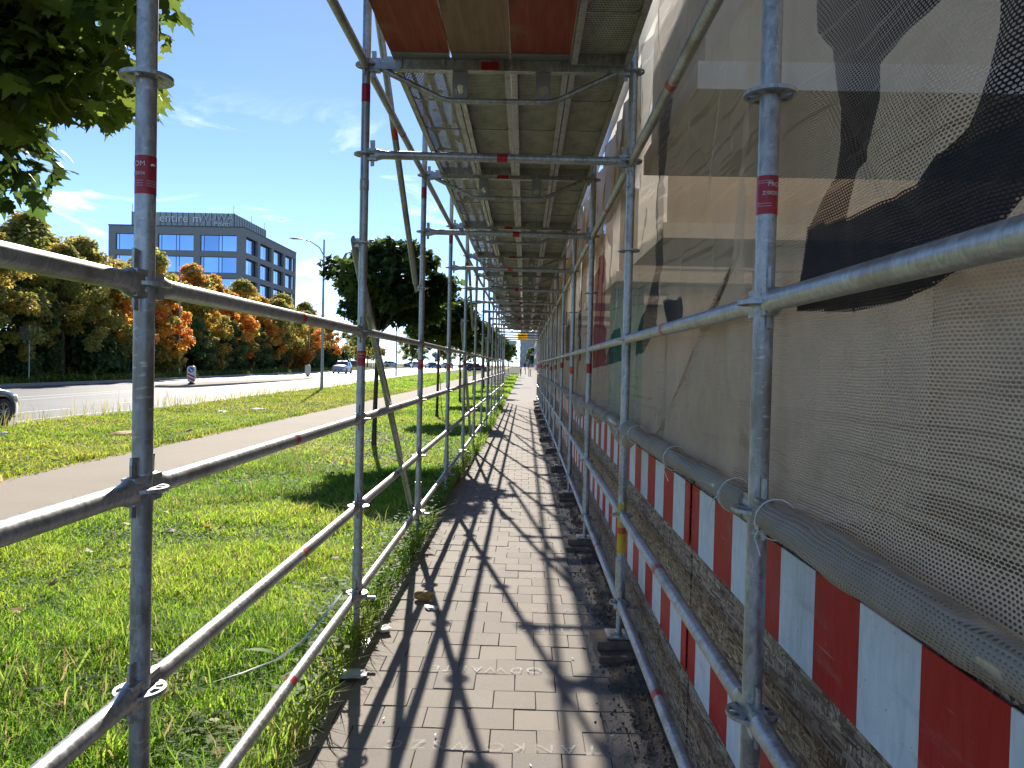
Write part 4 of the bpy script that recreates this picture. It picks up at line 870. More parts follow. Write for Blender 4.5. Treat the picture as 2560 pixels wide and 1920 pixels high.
# the autumn wood beyond the road
AUT = {'orange': ((.46, .20, .04), (.50, .27, .05), (.42, .17, .035), (.36, .26, .05)), 'yellow': ((.34, .27, .06), (.30, .26, .06), (.40, .27, .05), (.22, .22, .05)),
       'olive': ((.18, .18, .045), (.24, .22, .05), (.33, .25, .06), (.14, .15, .035)), 'green': ((.06, .10, .035), (.08, .13, .04), (.12, .16, .05), (.045, .08, .028))}
def wood_proto(seed, h, w, pal, n, leafs):
    r = np.random.default_rng(seed); m = 85; P = []
    for i in range(m):
        t = r.random()**.8; zz = h*(.18+.80*t); ww = w*(.55+.45*math.sin(pi*min(1, .25+t*.72)))*(1.0 if t < .75 else (1-t)/.25*.8+.2); a = r.uniform(0, 2*pi); q = math.sqrt(r.random()); P.append((ww*q*math.cos(a), ww*q*math.sin(a), zz, r.uniform(.28, .8)*h/9))
    cl = np.array(P); return crown('crown', cl, n, leafs, seed, pal), trunk_mesh(h*.55, h*.016, cl, seed, .08, 16, h*.008)
PR = {}
for i, (kk, h, w) in enumerate([('orange', 8.2, 2.4), ('yellow', 8.8, 2.5), ('olive', 9.2, 2.7), ('green', 8.0, 2.6), ('green', 9.4, 2.3)]): PR.setdefault(kk, []).append(wood_proto(100+i, h, w*1.18, tuple(tuple(min(.6, q*1.25) for q in c_) for c_ in AUT[kk])+((.30, .26, .07),), 12500, .25))
BSH = {kk: crown('foliage', ball_clumps(26, (0, 0, 1.1), (1.7, 1.7, 1.2), 140+i, (.4, .7), .2), 3600, .26, 150+i, AUT[kk]) for i, kk in enumerate(('orange', 'olive', 'green'))}
BST = MB()
for i in range(7): BST.path([(0, 0, 0), (math.cos(i)*.4, math.sin(i)*.4, .8), (math.cos(i)*.9, math.sin(i)*.9, 1.6)], [.035, .025, .01], 6)
BST = BST.mesh('stems', BARK)
woods = [  # x, y, kind, scale : front row then back rows
 (-30.5, 36, 'olive', .74), (-31, 39.5, 'green', .85), (-30.2, 43, 'olive', .78), (-31, 46.5, 'green', .95), (-30.4, 50, 'olive', .9), (-30.8, 53, 'olive', .92), (-30.2, 56, 'orange', .9), (-31, 59.5, 'green', .8), (-30.4, 63, 'orange', .92), (-31.2, 66, 'green', .78), (-30.4, 70, 'green', .8), (-31.4, 74, 'yellow', .85), (-30.4, 78.5, 'green', .76), (-31.5, 82, 'orange', .96), (-30.6, 86, 'green', .78), (-31.2, 91, 'orange', .86), (-30.6, 95, 'olive', .9), (-31.6, 100, 'yellow', .9), (-31, 106, 'orange', .86), (-32, 112, 'olive', .84), (-31.4, 119, 'orange', .86), (-33, 127, 'yellow', .8),
 (-34.5, 40, 'olive', .72), (-35, 45, 'yellow', .76), (-34.4, 49, 'olive', .82), (-35.4, 54, 'olive', 1.08), (-34.6, 59, 'yellow', 1.02), (-35, 65, 'orange', 1.0), (-35.5, 72, 'yellow', 1.08), (-34.8, 79, 'orange', 1.08), (-35.6, 86, 'orange', 1.04), (-35, 94, 'yellow', 1.05), (-36, 103, 'orange', 1.0), (-36.5, 114, 'yellow', 1.0), (-37, 128, 'olive', 1.0)]
cnt = {}
for i, (x, y, kk, s) in enumerate(woods):
    front = i < 22; cnt[kk, front] = cnt.get((kk, front), 0)+1; q = cnt[kk, front]-1
    nm = {'orange': 'orange-leaved', 'yellow': 'yellow-leaved', 'olive': 'olive-brown', 'green': 'dark green'}[kk]
    t = empty('wood_tree', (x, y, .03+gz(y)), random.uniform(0, 6.3)); s *= (.85 if front and kk == 'green' else 1.10 if front else 1.22)* random.uniform(.94, 1.06); t.scale = (s, s, s)
    tag(t, f'{nm} tree, {ords[q]} of its colour in the {"front" if front else "back"} row past the grey sign', 'tree', 'trees of the roadside wood')
    c, tr = PR[kk][i % len(PR[kk])]; link('crown', c, t); link('trunk', tr, t)
q = {}
for i in range(30):
    y = 35+i*3.1+random.uniform(-1, 1); x = -29.9-random.uniform(0, 2.0)-(i % 3)*.7; kk = 'orange' if i in (1, 2, 21) else ('olive' if i % 4 == 1 else 'green'); q[kk] = q.get(kk, -1)+1
    t = empty('wood_bush', (x, y, .03+gz(y)), random.uniform(0, 6)); s = random.uniform(.8, 1.5); t.scale = (s, s, s*1.15)
    tag(t, f'{dict(orange="rusty orange", olive="olive", green="dark green")[kk]} bush, {ords[q[kk] % 20]} of its colour{" again" if q[kk] >= 20 else ""} along the foot of the wood', 'bush', 'bushes below the wood')
    link('foliage', BSH[kk], t); link('stems', BST, t)
# young staked trees after the wood, and distant trees closing the street
SAP = crown('crown', ball_clumps(14, (0, 0, 3.2), (.7, .7, 1.3), 201, (.3, .5), .2), 900, .2, 202, AUT['yellow']); SPT = trunk_mesh(3.2, .04, [], 203, nb=0)
for i, (x, y) in enumerate([(-31, 133), (-30.5, 139), (-30.6, 146), (-30.2, 153), (-29.8, 161)]):
    t = empty('staked_sapling', (x, y, .03+gz(y))); tag(t, f'thin young tree held by timber stakes, {ords[i]} beyond the wood', 'tree', 'staked saplings'); link('crown', SAP, t); link('trunk', SPT, t)
    for a, b in ((-.6, -.6), (.6, -.6), (.6, .6), (-.6, .6)): link('stake', MB().tube((a, b, 0), (a, b, 1.9), .05, 6).mesh('stake', SOLE), t)
    link('stake_rail', MB().box((0, -.6, 1.8), (1.3, .05, .1)).box((0, .6, 1.8), (1.3, .05, .1)).mesh('stake_rail', SOLE), t)
far = [(-36, 175, 'green', 1.1), (-42, 190, 'olive', 1.2), (-30, 205, 'green', 1.1), (-24, 225, 'green', 1.0), (-34, 230, 'olive', 1.3), (-18, 245, 'green', 1.0), (-46, 215, 'yellow', 1.1), (-12, 262, 'green', 1.1), (-26, 262, 'olive', 1.2), (-52, 240, 'green', 1.3), (-6, 285, 'green', 1.2), (-38, 280, 'green', 1.3), (-18, 300, 'olive', 1.2), (3, 310, 'green', 1.0)]
for i, (x, y, kk, s) in enumerate(far):
    t = empty('distant_tree', (x, y, gz(y)), i); t.scale = (s, s, s); tag(t, f'hazy distant {"green" if kk == "green" else "olive"} tree closing the street, {ords[i]} by distance', 'tree', 'distant trees'); c, tr = PR[kk][0]; link('crown', c, t); link('trunk', tr, t)
cs = empty('conifer_shrub', (2.3, 62, gz(62))); tag(cs, 'narrow dark evergreen standing by the pavement beyond the walkway', 'shrub'); cc = np.array([(random.uniform(-1, 1)*.6*(1-z/5), random.uniform(-1, 1)*.6*(1-z/5), z+.2, .4*(1.1-z/5)) for z in np.linspace(0, 4.6, 40)]); link('foliage', crown('foliage', cc, 3000, .16, 301, GREENS_D), cs); link('stem', MB().tube((0, 0, 0), (0, 0, 4), .05, 6).mesh('stem', BARK), cs)
# ------------------------------------------------------------------ office building across the road
def office():
    FA = m_plaster('grey_render', (.30, .29, .29), (.23, .225, .225)); FD = plain('window_reveal', (.10, .10, .105), .7); GL = m_office_glass(); PS = m_plaster('roof_screen', (.44, .46, .46), (.34, .36, .37)); FRM = plain('dark_frame', (.035, .037, .042), .45, .3)
    gy = gz(128); ox, oy = -58.5, 142.5
    b = tag(empty('office_building', (ox, oy, 0)), 'grey five-storey office block with wide blue windows and rooftop lettering', 'building')
    def bx(n, x0, x1, y0, y1, z0, z1, m, p=b): return MB().box(((x0+x1)/2-ox, (y0+y1)/2-oy, (z0+z1)/2), (x1-x0, y1-y0, z1-z0)).build(n, m, p)
    xL, xR, yF, yB, top = -70.2, -47.3, 128., 157., 23.6
    rows = [(22.3-3.6*i-2.68, 22.3-3.6*i) for i in range(6)]; rows = [r for r in rows if r[0] > 1]
    wl = [(-69.0, -63.0), (-61.85, -55.85), (-54.72, -48.6)]; wr = [(128.9, 134.6), (135.9, 141.9), (143.1, 149.0), (150.1, 156.0)]
    bx('core', xL+.5, xR-.8, yF+.8, yB-.02, .5, top-.05, FD)
    zt = top
    for z0, z1 in rows:       # horizontal bands and piers, leaving real openings
        bx('spandrel', xL, xR, yF, yF+.45, z1, zt, FA); bx('spandrel', xR-.45, xR-.002, yF+.452, yB, z1, zt, FA); zt = z0
        e = xL
        for a, c in wl + [(xR-.001, None)]:
            bx('pier', e, a, yF+.003, yF+.45, z0+.001, z1-.001, FA)
            if c: e = c
        e = yF+.452
        for a, c in wr + [(yB, None)]:
            bx('pier', xR-.45, xR-.004, e, a, z0+.001, z1-.001, FA)
            if c: e = c
        for a, c in wl:
            f = bx('window', a-.05, c+.05, yF+.30, yF+.40, z0-.02, z1+.02, FRM); w = c-a
            for p0, p1 in ((.01, .08), (.10, .49), (.51, .58), (.60, .99)): o = bx('pane', a+w*p0, a+w*p1, yF+.27, yF+.296, z0+.08, z1-.08, GL); o.parent = f
        for a, c in wr:
            f = bx('window', xR-.70, xR-.62, a-.05, c+.05, z0-.02, z1+.02, FRM); w = c-a
            for p0, p1 in ((.02, .5), (.53, .64), (.67, .98)): o = bx('pane', xR-.615, xR-.60, a+w*p0, a+w*p1, z0+.08, z1-.08, GL); o.parent = f
    bx('base_wall', xL, xR, yF, yB, 0, zt, FA)
    bx('roof_edge', xL-.06, xR+.06, yF-.06, yB+.06, top, top+.18, FD)
    rs = bx('roof_screen', xL+2.2, xR-3.0, yF+3.2, yB-9.5, top+.18, top+2.95, PS)
    for i in range(19): x = xL+2.25+i*(17.6/18); bx('mullion', x, x+.07, yF+3.12, yF+3.195, top+.2, top+2.98, FD, b)
    for i in range(14): y = yF+3.3+i*1.18; bx('mullion', xR-2.995, xR-2.94, y, y+.08, top+.2, top+2.97, FD, b)
    for x, y in ((-68, 131.5), (-50.5, 131.5), (-50.5, 140), (-50.5, 147)): bx('lightning_rod', x-.03, x+.03, y-.03, y+.03, top+2.9, top+4.3, GREYMET, b)
    WL = plain('sign_white', (.78, .79, .80), .5); GRL = plain('sign_grey', (.55, .57, .62), .5)
    for s, sz, x, z, m in (('entire', 2.1, -60.6, 25.5, WL), ('m', 2.1, -56.6, 25.5, WL), ('WUWA', 1.75, -53.3, 25.75, GRL), ('Point', 1.2, -52.4, 24.65, WL)):
        o = link('sign_lettering', text_mesh(s, sz, 'sign_lettering', m, .06), b, (x-ox, yF+3.0-oy, z), (pi/2, 0, 0))
office()
# far tower and long block closing the street on the right
FT = m_plaster('far_render', (.50, .48, .47), (.40, .38, .38)); FG = m_glass('far_glass', (.10, .13, .17), .1)
def far_block(loc, d, nx, nz, label, balc):
    b = tag(empty('apartment_block', loc), label, 'building'); w, l, h = d
    MB().box((w/2, l/2, h/2), (w, l, h)).build('wall', FT, b); MB().box((w/2, l/2, h+.2), (w+.4, l+.4, .4)).build('roof', DARKMET, b)
    for i in range(nz):
        for j in range(nx):
            z = 1.2+i*3.; y = 1+j*(l-2)/nx
            f = MB().box((-.03, y+.8, z+.8), (.1, 1.6, 1.7)).build('window', FG, b); MB().box((-.10, y+.8, z+.8), (.03, .07, 1.6)).build('window_frame', WHITE, f)
            if balc and j % 2: MB().box((-.7, y+.8, z-.3), (1.3, 2.4, .12)).build('balcony', FT, b)
        x = 0
        for j in range(3): MB().box((1.5+j*w/3.2, -.03, 2+i*3.), (1.3, .1, 1.6)).build('window', FG, b)
far_block((2.6, 178, gz(178)), (14, 40, 24), 7, 7, 'pale apartment block with balconies at the end of the street', True)
far_block((-2.2, 330, 1.2), (16, 14, 18), 3, 5, 'small hazy grey block at the vanishing point of the pavement', False)

# ------------------------------------------------------------------ street lamps, signs, bollards
def lamp(loc, h, arm, label, box=False, rz=0):
    o = tag(empty('street_lamp', loc, rz), label, 'street lamp', 'street lamps along the road')
    MB().path([(0, 0, 0), (0, 0, .9), (0, 0, h)], [.095, .09, .045], 14).build('pole', GREYMET, o)
    mb = MB(); mb.path([(0, 0, h-.9), (-.25*arm, 0, h-.45), (-.75*arm, 0, h-.12), (-1.25*arm, 0, h+.0)], [.03, .032, .03, .025], 10); mb.build('arm', GREYMET, o)
    secs = []
    for t, w, hh in ((0, .03, .03), (.12, .07, .05), (.35, .13, .06), (.62, .11, .045), (.75, .04, .02)):
        x = -1.2*arm-t*arm; z = h+.0+.05*t; secs.append([(x, w*math.cos(a), z+hh*max(math.sin(a), -.45)) for a in np.linspace(0, 2*pi, 12, endpoint=False)])
    hd = MB().loft(secs).build('lamp_head', GREYMET, o, fix=True)
    MB().box((-1.62*arm, 0, h-.01), (.3, .15, .012)).build('lens', WHITE, hd)
    MB().box((-.0, 0, h*.5), (.2, .2, .04)).build('clamp', GREYMET, o)
lamp((-11.31, 42.67, -.02), 8.4, 1, 'tall grey street lamp standing in the verge, its arm over the road')
lamp((-28.8, 63.5, .03), 8.9, -.95, 'slender street lamp across the road in front of the orange trees')
lamp((-28.8, 102, .25), 9.0, -.95, 'farther street lamp across the road before the last orange trees')
lamp((-14.1, 84, .18), 8.4, 1, 'second street lamp in the verge, beyond the third scaffold post')
lamp((-14.3, 128, .40), 8.4, 1, 'third street lamp in the verge, thin and far off')
sg = tag(empty('road_sign', (-28.7, 44.0, .03)), 'rectangular road sign seen from its grey back before the wood', 'road sign')
MB().tube((0, 0, 0), (0, 0, 3.28), .04, 10).build('pole', GREYMET, sg); MB().box((-.02, .06, 2.82), (1.18, .03, .80)).build('sign_panel', plain('sign_back', (.17, .18, .20), .6, .2), sg)
for z in (2.5, 3.14): MB().box((0, .035, z), (1.1, .025, .05)).build('bracket', GREYMET, sg)
SIGNB = plain('sign_blue', (.01, .10, .42), .4)
def beacon(loc, label, front):
    o = tag(empty('island_beacon', loc), label, 'traffic bollard', 'beacons on the traffic island')
    pr = [(-.21, .22), (-.12, .12), (.12, .12), (.21, .22), (.25, .45), (.255, .98), (.20, 1.10), (.10, 1.14), (-.10, 1.14), (-.20, 1.10), (-.255, .98), (-.25, .45)]
    BW = plain('beacon_shell', (.66, .65, .60), .5); MB().prism(pr, (0, .07, 0), (1, 0, 0), (0, 0, 1), .15).build('body', BW, o); MB().lathe([(.22, 0), (.22, .04), (.10, .12), (.09, .18)], n=14).build('foot', BLACK, o)
    if front:
        MB().prism([(.17*math.cos(t), .17*math.sin(t)) for t in np.linspace(0, 2*pi, 24, endpoint=False)], (0, -.084, .90), (1, 0, 0), (0, 0, 1), .008).build('blue_disc', SIGNB, o)
        MB().prism([(-.10, .07), (-.07, .10), (.045, -.015), (.085, .025), (.10, -.10), (-.025, -.085), (.015, -.045)], (0, -.0935, .90), (1, 0, 0), (0, 0, 1), .004).build('arrow', WHITE, o)
        for i in range(2):
            z = .60-.22*i; MB().prism([(-.22, z), (-.22, z+.11), (.22, z-.09), (.22, z-.20)], (0, -.084, 0), (1, 0, 0), (0, 0, 1), .005).build('red_stripe', RED, o)
beacon((-20.7, 47.4, .006), 'white beacon with blue arrow disc and red stripes on the island tip', True)
beacon((-20.7, 73.0, .12), 'plain-backed cream beacon at the far end of the traffic island', False)
br = tag(empty('keep_right_sign', (-17.4, 150, gz(150))), 'small round blue sign on a pole beside the far junction', 'road sign'); MB().tube((0, 0, 0), (0, 0, 3), .04, 8).build('pole', GREYMET, br); MB().prism([(.45*math.cos(t), .45*math.sin(t)) for t in np.linspace(0, 2*pi, 20, endpoint=False)], (0, -.05, 2.6), (1, 0, 0), (0, 0, 1), .03).build('disc', SIGNB, br); MB().prism([(-.06, .3), (.06, .3), (.06, -.1), (.16, -.1), (0, -.32), (-.16, -.1), (-.06, -.1)], (0, -.09, 2.6), (1, 0, 0), (0, 0, 1), .02).build('arrow', WHITE, br)
ns = tag(empty('street_name_sign', (-1.75, 62, gz(62))), 'pale street sign on a thin pole behind the yellow notice', 'sign'); MB().tube((0, 0, 0), (0, 0, 3.7), .035, 8).build('pole', GREYMET, ns); MB().box((.75, 0, 3.42), (.62, .02, .32)).build('sign_panel', plain('pale_green_sign', (.55, .66, .60), .5), ns); MB().box((.25, 0, 3.5), (.5, .03, .03)).build('bracket', GREYMET, ns)
ys = tag(empty('notice_board', (-.135, 34.33, 2.76)), 'bright yellow notice hanging at the far end of the walkway', 'notice'); MB().box((0, 0, .15), (.44, .012, .31)).build('panel', m_notice(), ys)
for i in range(4): MB().box((0, -.008, .06+.06*i), (.34-.05*(i % 2), .003, .022)).build('text_line', BLACK, ys)
for x, y, lb in ((-.55, 100, 'at the grass edge'), (.55, 100, 'in the middle of the far pavement'), (.75, 100.5, 'at the building side of the far pavement'), (-.55, 118, 'farthest off at the grass edge'), (.1, 118, 'farthest off in mid pavement')):
    o = MB().lathe([(.0, 1.0), (.045, .985), (.05, .95), (.05, 0)], n=10).build('pavement_bollard', DARKMET, None, (x, y, gz(y)-.01)); tag(o, f'dark steel bollard {lb}', 'bollard', 'bollards on the far pavement')

# ------------------------------------------------------------------ cars
def car(loc, rz, col, name, label, L=4.6, Wd=1.82, Ht=1.44, group=None, suv=False):
    c = tag(empty('car', loc, rz), label, 'car', group); P = m_carpaint(name, col); GLS = MATS.get('cg') or MATS.setdefault('cg', m_glass('car_glass', (.012, .014, .016), .03)); h = L/2
    fw, rw, wr = h-.86, -h+.88, .335; hw = Wd/2
    ys = sorted(set([-h, -h+.04, -h+.15, -h+.4, h-.4, h-.15, h-.04, h] + [rw+d for d in np.linspace(-.42, .42, 13)] + [fw+d for d in np.linspace(-.42, .42, 13)] + list(np.linspace(rw+.5, fw-.5, 6))))
    def bottom(y):
        for w in (fw, rw):
            d = abs(y-w)
            if d < .39: return max(.22, .33+math.sqrt(max(0, .39**2-d*d))*.96)
        return .20
    def shoulder(y):        # bonnet, waist and boot heights at the centre line
        pts = [(-h, .62), (-h+.05, .86), (-h+.3, 1.0), (-h+.8, 1.03), (0, .98), (h-1.35, .97), (h-.9, .92), (h-.3, .80), (h-.06, .66), (h, .50)] if not suv else [(-h, .7), (-h+.05, 1.0), (-h+.3, 1.06), (h-1.2, 1.06), (h-.4, .98), (h-.06, .8), (h, .58)]
        for (a, b), (d, e) in zip(pts, pts[1:]):
            if a <= y <= d: return b+(e-b)*(y-a)/(d-a)
        return .6
    def width(y):
        t = max(0, abs(y)-(h-.55))/.55; return hw*(1-.26*t**2.2)
    secs = []
    for y in ys:
        b, s, w = bottom(y), shoulder(y), width(y); s = max(s, b+.06)
        half = [(w*.90, b), (w*.985, b+(s-b)*.12), (w, b+(s-b)*.45), (w*.985, b+(s-b)*.72), (w*.93, b+(s-b)*.93), (w*.78, s+.01), (w*.4, s+.045), (0, s+.055)]
        secs.append([(x, y, z) for x, z in half] + [(-x, y, z) for x, z in reversed(half[:-1])])
    body = MB().loft(secs).build('body', P, c, fix=True)
    MB().box((0, 0, .26), (Wd*.80, L*.93, .18)).build('underbody', BLACK, c)
    r0, r1 = (-h+.35, h-1.62) if not suv else (-h+.18, h-1.45)
    gy = [r0, r0+.45, 0-.15, r1-.75, r1]; gzz = [1.0, Ht-.06, Ht, Ht-.03, .97] if not suv else [1.05, Ht-.04, Ht, Ht-.02, 1.04]
    def gsec(y, z, i):
        w = hw*.90; t = (z-.95)/(Ht-.95); wt = w*(1-.20*t); return [(w, y, .93), (wt+.03, y, z-.10*t), (wt-.10, y, z), (0, y, z+.015*t), (-wt+.10, y, z), (-wt-.03, y, z-.10*t), (-w, y, .93)]
    MB().loft([gsec(y, z, i) for i, (y, z) in enumerate(zip(gy, gzz))], closed=False, caps=False).build('windows', GLS, c, fix=True)
    MB().loft([[(x*s, y, z+.008) for x, s in ((hw*.70, 1), (hw*.35, 1), (0, 1), (-hw*.35, 1), (-hw*.70, 1))] for y, z in ((r0+.42, Ht-.075), (-.15, Ht+.01), (r1-.72, Ht-.028))], closed=False, caps=False).build('roof', P, c, fix=True)
    for s in (-1, 1):
        for yy, zz in ((r0+.95, 1.2), (.05, 1.22)): MB().box((s*hw*.83, yy, zz), (.05, .09, .46), 0, 0, s*-.22).build('pillar', P, c)
        MB().box((s*(hw+.07), r1-.35, 1.0), (.16, .1, .12)).build('mirror', P, c)
        hl = []
        for y_, ww, z0, z1 in ((h-.50, .0, .66, .74), (h-.33, .0, .60, .755), (h-.15, .03, .56, .70), (h-.07, .10, .55, .64)):
            w = width(y_)+.006-ww*.3; hl.append([(s*w, y_, z0), (s*w*.985, y_, z1), (s*(w-.12), y_+.02, z1+.005), (s*(w-.12), y_+.02, z0)])
        MB().loft(hl).build('headlight', WHITE, c, fix=True)
        MB().box((s*hw*.72, -h+.03, .80), (.36, .08, .14)).build('tail_light', RED, c); MB().box((s*(hw+.004), .15, .78), (.02, .2, .03)).build('door_handle', GREYMET, c)
        for w in (fw, rw):
            T = MB(); n = 28; prof = [(wr-.10, -.10), (wr-.02, -.105), (wr, -.08), (wr, .08), (wr-.02, .105), (wr-.10, .10)]
            vs = [(z, rr*math.cos(2*pi*k/n), rr*math.sin(2*pi*k/n)) for rr, z in prof for k in range(n)]; T.add(vs, [(i*n+k, i*n+(k+1) % n, (i+1)*n+(k+1) % n, (i+1)*n+k) for i in range(5) for k in range(n)], True)
            wh = T.build('wheel', BLACK, c, (s*(hw-.10), w, wr)); MB().tube((s*-.02, 0, 0), (s*.03, 0, 0), .235, 24).build('brake_disc', DARKMET, wh)
            R = MB(); n2 = 28; vs = [(s*xx, rr*math.cos(2*pi*k/n2), rr*math.sin(2*pi*k/n2)) for rr, xx in ((.245, .03), (.24, .09), (.225, .10), (.222, .05)) for k in range(n2)]
            R.add(vs, [(i*n2+k, i*n2+(k+1) % n2, (i+1)*n2+(k+1) % n2, (i+1)*n2+k) for i in range(3) for k in range(n2)], True)
            for q in range(5):
                for dd in (-.16, .16):
                    a = 2*pi*q/5+.3; e = a+dd*1.25; st = Vector((s*.085, .055*math.cos(a+dd*1.6), .055*math.sin(a+dd*1.6))); en = Vector((s*.09, .23*math.cos(e), .23*math.sin(e))); R.path([st, en], [.016, .013], 6)
            R.tube((s*.05, 0, 0), (s*.10, 0, 0), .06, 14); R.build('rim', GREYMET, wh, fix=True)
    MB().box((0, h-.03, .42), (Wd*.5, .06, .16)).build('grille', BLACK, c); MB().box((0, h+.005, .40), (.5, .01, .11)).build('number_plate', WHITE, c)
    return c
car((-13.45, 16.85, -.13), -.0, (.035, .055, .09), 'blue_grey_paint', 'dark blue-grey car on the near lane, its front wheel entering the picture', 4.62)
car((-23.6, 99, -.13+gz(99)), pi, (.62, .64, .66), 'silver_paint', 'silver car driving towards the viewer on the far carriageway', 4.4, 1.8, 1.6, suv=True)
car((-8.6, 140, gz(140)-.05), -pi/2+.1, (.02, .021, .024), 'black_paint', 'black saloon crossing at the side street beyond the lawn', 4.7)
cols = [(.5, .51, .53), (.05, .08, .2), (.3, .31, .33), (.25, .02, .02), (.65, .65, .65), (.04, .04, .045), (.10, .16, .35)]
for i, (x, y) in enumerate([(-24, 168), (-20.8, 170), (-17.6, 172), (-34, 150), (-31.5, 176), (-14.2, 186), (-27.4, 186)]):
    car((x, y, gz(y)-.05), .3+.1*i, cols[i], f'parked_paint_{i}', f'parked {["silver", "navy blue", "grey", "dark red", "white", "black", "blue"][i]} car in the distant car park', group='parked cars far down the road', suv=i % 2 == 0)

# ------------------------------------------------------------------ person far down the pavement
def person(loc, coat, trousers, label, rz=0, bag=False):
    p = tag(empty('person', loc, rz), label, 'person')
    V = [(0, 0, .95), (0, 0, 1.15), (0, .0, 1.40), (0, .02, 1.50), (0, .03, 1.60), (0, .03, 1.72), (.20, 0, 1.42), (.25, .02, 1.15), (.24, .10, .90), (-.20, 0, 1.42), (-.25, -.04, 1.15), (-.23, .02, .90), (.10, 0, .90), (.11, .10, .50), (.11, .02, .09), (.11, .16, .04), (-.10, 0, .90), (-.10, -.06, .50), (-.10, -.22, .12), (-.10, -.10, .04)]
    E = [(0, 1), (1, 2), (2, 3), (3, 4), (4, 5), (2, 6), (6, 7), (7, 8), (2, 9), (9, 10), (10, 11), (0, 12), (12, 13), (13, 14), (14, 15), (0, 16), (16, 17), (17, 18), (18, 19)]
    R = [.16, .15, .17, .06, .095, .075, .075, .055, .04, .075, .055, .04, .095, .065, .045, .035, .095, .065, .045, .035]
    me = bpy.data.meshes.new('body'); me.from_pydata(V, E, []); me.materials.append(coat); o = link('body', me, p)
    o.modifiers.new('skin', 'SKIN')
    for i, d in enumerate(me.skin_vertices[0].data): d.radius = (R[i], R[i]*.85); d.use_root = i == 0
    s = o.modifiers.new('smooth', 'SUBSURF'); s.levels = s.render_levels = 1
    MB().lathe([(0, 1.80), (.07, 1.785), (.10, 1.73), (.105, 1.66), (.08, 1.6)], (0, .02, 0), 12).build('hair', plain('dark_hair', (.03, .022, .017), .7), p)
    MB().lathe([(.17, .95), (.175, .85), (.15, .75)], n=12).build('coat_hem', coat, p)
person((.0, 176, gz(176)), plain('black_coat', (.02, .02, .022), .8), None, 'person in dark clothes walking away in the middle of the far pavement', 0)
person((.9, 186, gz(186)), plain('red_jacket', (.35, .10, .07), .8), None, 'person in a reddish jacket at the right of the far pavement', pi)

# ------------------------------------------------------------------ litter, strap, soil, chalk
def crumple(name, loc, s, mat, label, cat, seed, flat=.4):
    r = np.random.default_rng(seed); bm = bmesh.new(); bmesh.ops.create_icosphere(bm, subdivisions=2, radius=1)
    for v in bm.verts: v.co = Vector((v.co.x*s[0], v.co.y*s[1], v.co.z*s[2]))*float(1+r.normal(0, .22))
    me = bpy.data.meshes.new(name); bm.to_mesh(me); bm.free(); me.materials.append(mat); return tag(link(name, me, None, loc, (0, 0, r.uniform(0, 6))), label, cat)
crumple('paper_litter', (-.80, 4.55, .02), (.06, .035, .02), WHITE, 'crumpled white paper by the foot of the second post', 'litter', 1); crumple('paper_litter', (-.86, 3.86, .025), (.06, .09, .012), plain('pale_plastic', (.55, .60, .60), .3), 'pale plastic scrap in the grass in front of the second post', 'litter', 2)
crumple('food_wrapper', (-.66, 5.18, .03), (.045, .06, .035), plain('kraft_paper', (.50, .30, .10), .7), 'orange-brown wrapper at the pavement edge', 'litter', 3); crumple('paper_litter', (-.58, 5.0, .012), (.06, .04, .01), WHITE, 'flat white scrap beside the orange-brown wrapper', 'litter', 4)
crumple('cardboard_scrap', (-8.2, 15.7, .03), (.42, .2, .05), plain('cardboard', (.45, .24, .09), .8), 'flat brown cardboard scrap lying in the verge', 'litter', 5); crumple('cardboard_scrap', (-7.2, 16.4, .03), (.12, .1, .05), plain('cardboard', (.45, .24, .09), .8), 'small cardboard piece behind the first post in the verge', 'litter', 6)
crumple('plastic_film', (-9.1, 23.0, .03), (.34, .2, .03), plain('turquoise_film', (.14, .34, .32), .6), 'pale turquoise plastic film lying in the verge', 'litter', 7); crumple('plastic_film', (-8.6, 24.6, .03), (.3, .2, .03), plain('turquoise_film', (.14, .34, .32), .6), 'second strip of turquoise film farther along the verge', 'litter', 8)
crumple('paper_litter', (-10.2, 14.9, .04), (.1, .07, .04), WHITE, 'white paper ball in the verge near the car', 'litter', 9)
pts = [(-.94, 4.33, .30), (-1.0, 4.25, .31), (-1.05, 4.15, .24), (-1.13, 4.0, .14), (-1.22, 3.85, .09), (-1.35, 3.72, .07), (-1.5, 3.6, .05), (-1.62, 3.55, .01)]
mb = MB(); vs = []
for i, q in enumerate(pts): a = .35*math.sin(i*1.1); vs += [(q[0]-.012*math.cos(a), q[1]-.006, q[2]-.012*math.sin(a)), (q[0]+.012*math.cos(a), q[1]+.006, q[2]+.012*math.sin(a)+.006)]
n = len(pts); vs += [(x, y, z-.0012) for x, y, z in vs]
mb.add(vs, [(2*i, 2*i+1, 2*i+3, 2*i+2) for i in range(n-1)]+[(2*n+2*i, 2*n+2*i+2, 2*n+2*i+3, 2*n+2*i+1) for i in range(n-1)], True); tag(mb.build('plastic_strap', plain('grey_strap', (.42, .46, .46), .4)), 'flat grey plastic strap trailing from the second post into the grass', 'strap')
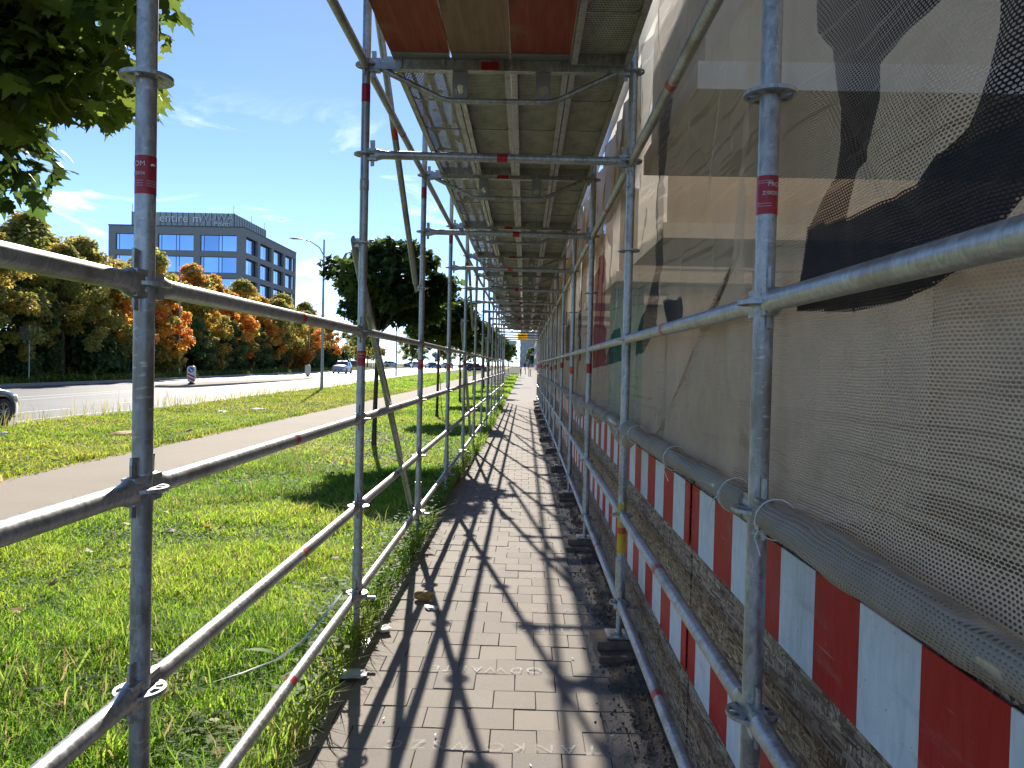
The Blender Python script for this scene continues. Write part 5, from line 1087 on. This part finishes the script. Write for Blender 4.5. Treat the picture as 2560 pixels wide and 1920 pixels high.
# dirt swept against the hoarding
r = np.random.default_rng(5); ny, nx = 420, 14; yy = np.linspace(1.5, 34, ny); xx = np.linspace(.36, .80, nx); X, Y = np.meshgrid(xx, yy)
X = X+.05*vnoise(Y*1.3, X*0, 3)*(X < .6); Zs = -.012+np.clip((X-.42)/.3, 0, 1)*.035*(1+.8*vnoise(X*9, Y*3, 1)+.5*vnoise(X*25, Y*14, 2)); Zs[:, 0] = -.03; V = np.stack([X, Y, Zs], -1).reshape(-1, 3); idx = np.arange(ny*nx).reshape(ny, nx); F = np.stack([idx[:-1, :-1], idx[:-1, 1:], idx[1:, 1:], idx[1:, :-1]], -1).reshape(-1, 4)
tag(link('dirt_bank', np_mesh('dirt_bank', V, F, SOIL, None, True)), 'dark loose soil banked against the foot of the hoarding', 'soil', None, 'stuff')
n = 4200; cy_ = 2.2+9*r.random(n)**1.5; cx = .30+.38*np.clip(r.beta(3, 1.6, n), 0, 1); s = .0015+.006*r.random(n)**4; T = np.array([(1, 1, 1), (1, -1, -1), (-1, 1, -1), (-1, -1, 1)])*1.0; V = np.empty((n, 4, 3)); base = np.stack([cx, cy_, np.clip((cx-.42)/.3, 0, 1)*.035+.001], 1)
for j in range(4): V[:, j] = base+T[j]*s[:, None]*r.uniform(.6, 1.2, (n, 3))
i = np.arange(n)[:, None]*4; F = np.concatenate([np.concatenate([i+a, i+b, i+c], 1) for a, b, c in ((0, 1, 2), (0, 3, 1), (0, 2, 3), (1, 3, 2))]); tag(link('soil_crumbs', np_mesh('soil_crumbs', V.reshape(-1, 3), F, SOIL)), 'soil crumbs scattered over the pavement by the hoarding', 'soil', None, 'stuff')
# small bits on the paving
for i, (x, y) in enumerate([(.42, 3.32), (.06, 3.05), (-.29, 5.0), (-.02, 4.95), (-.60, 3.42), (.30, 4.2), (-.35, 3.28)]):
    o = MB().box((0, 0, .004), (.018, .006, .004)).build('chalk_stub', WHITE, None, (x, y, .003), (0, 0, random.uniform(0, 3))); tag(o, 'tiny white chip lying on the paving blocks', 'chip', 'white chips on the paving')
# chalk writing on the blocks, read from the other direction
for i, (s, x, y, sz, sp) in enumerate([('TANKOWSZC', -.10, 3.20, .105, 1.55), ('1-ODWAPTEJ', -.13, 4.02, .105, 1.25), ('DI EZ', .20, 4.66, .10, 1.6), ('WSTKZ', .18, 5.04, .10, 1.4), ('O2 - NMS', -.12, 5.85, .10, 1.5), ('2', .42, 6.2, .09, 1), ('LWAT', -.05, 6.75, .10, 1.6)]):
    me = text_mesh(s, sz, 'chalk_writing', CHALK, 0, 'CENTER', sp)
    for v in me.vertices: v.co += Vector((0, 0, .0)) + Vector((.004*math.sin(v.co.x*31+i), .006*math.sin(v.co.x*17+i*2), 0))
    o = link('chalk_writing', me, None, (x, y, .0055), (0, 0, pi)); o['kind'] = 'structure'
# one drain of scene facts: nothing else below
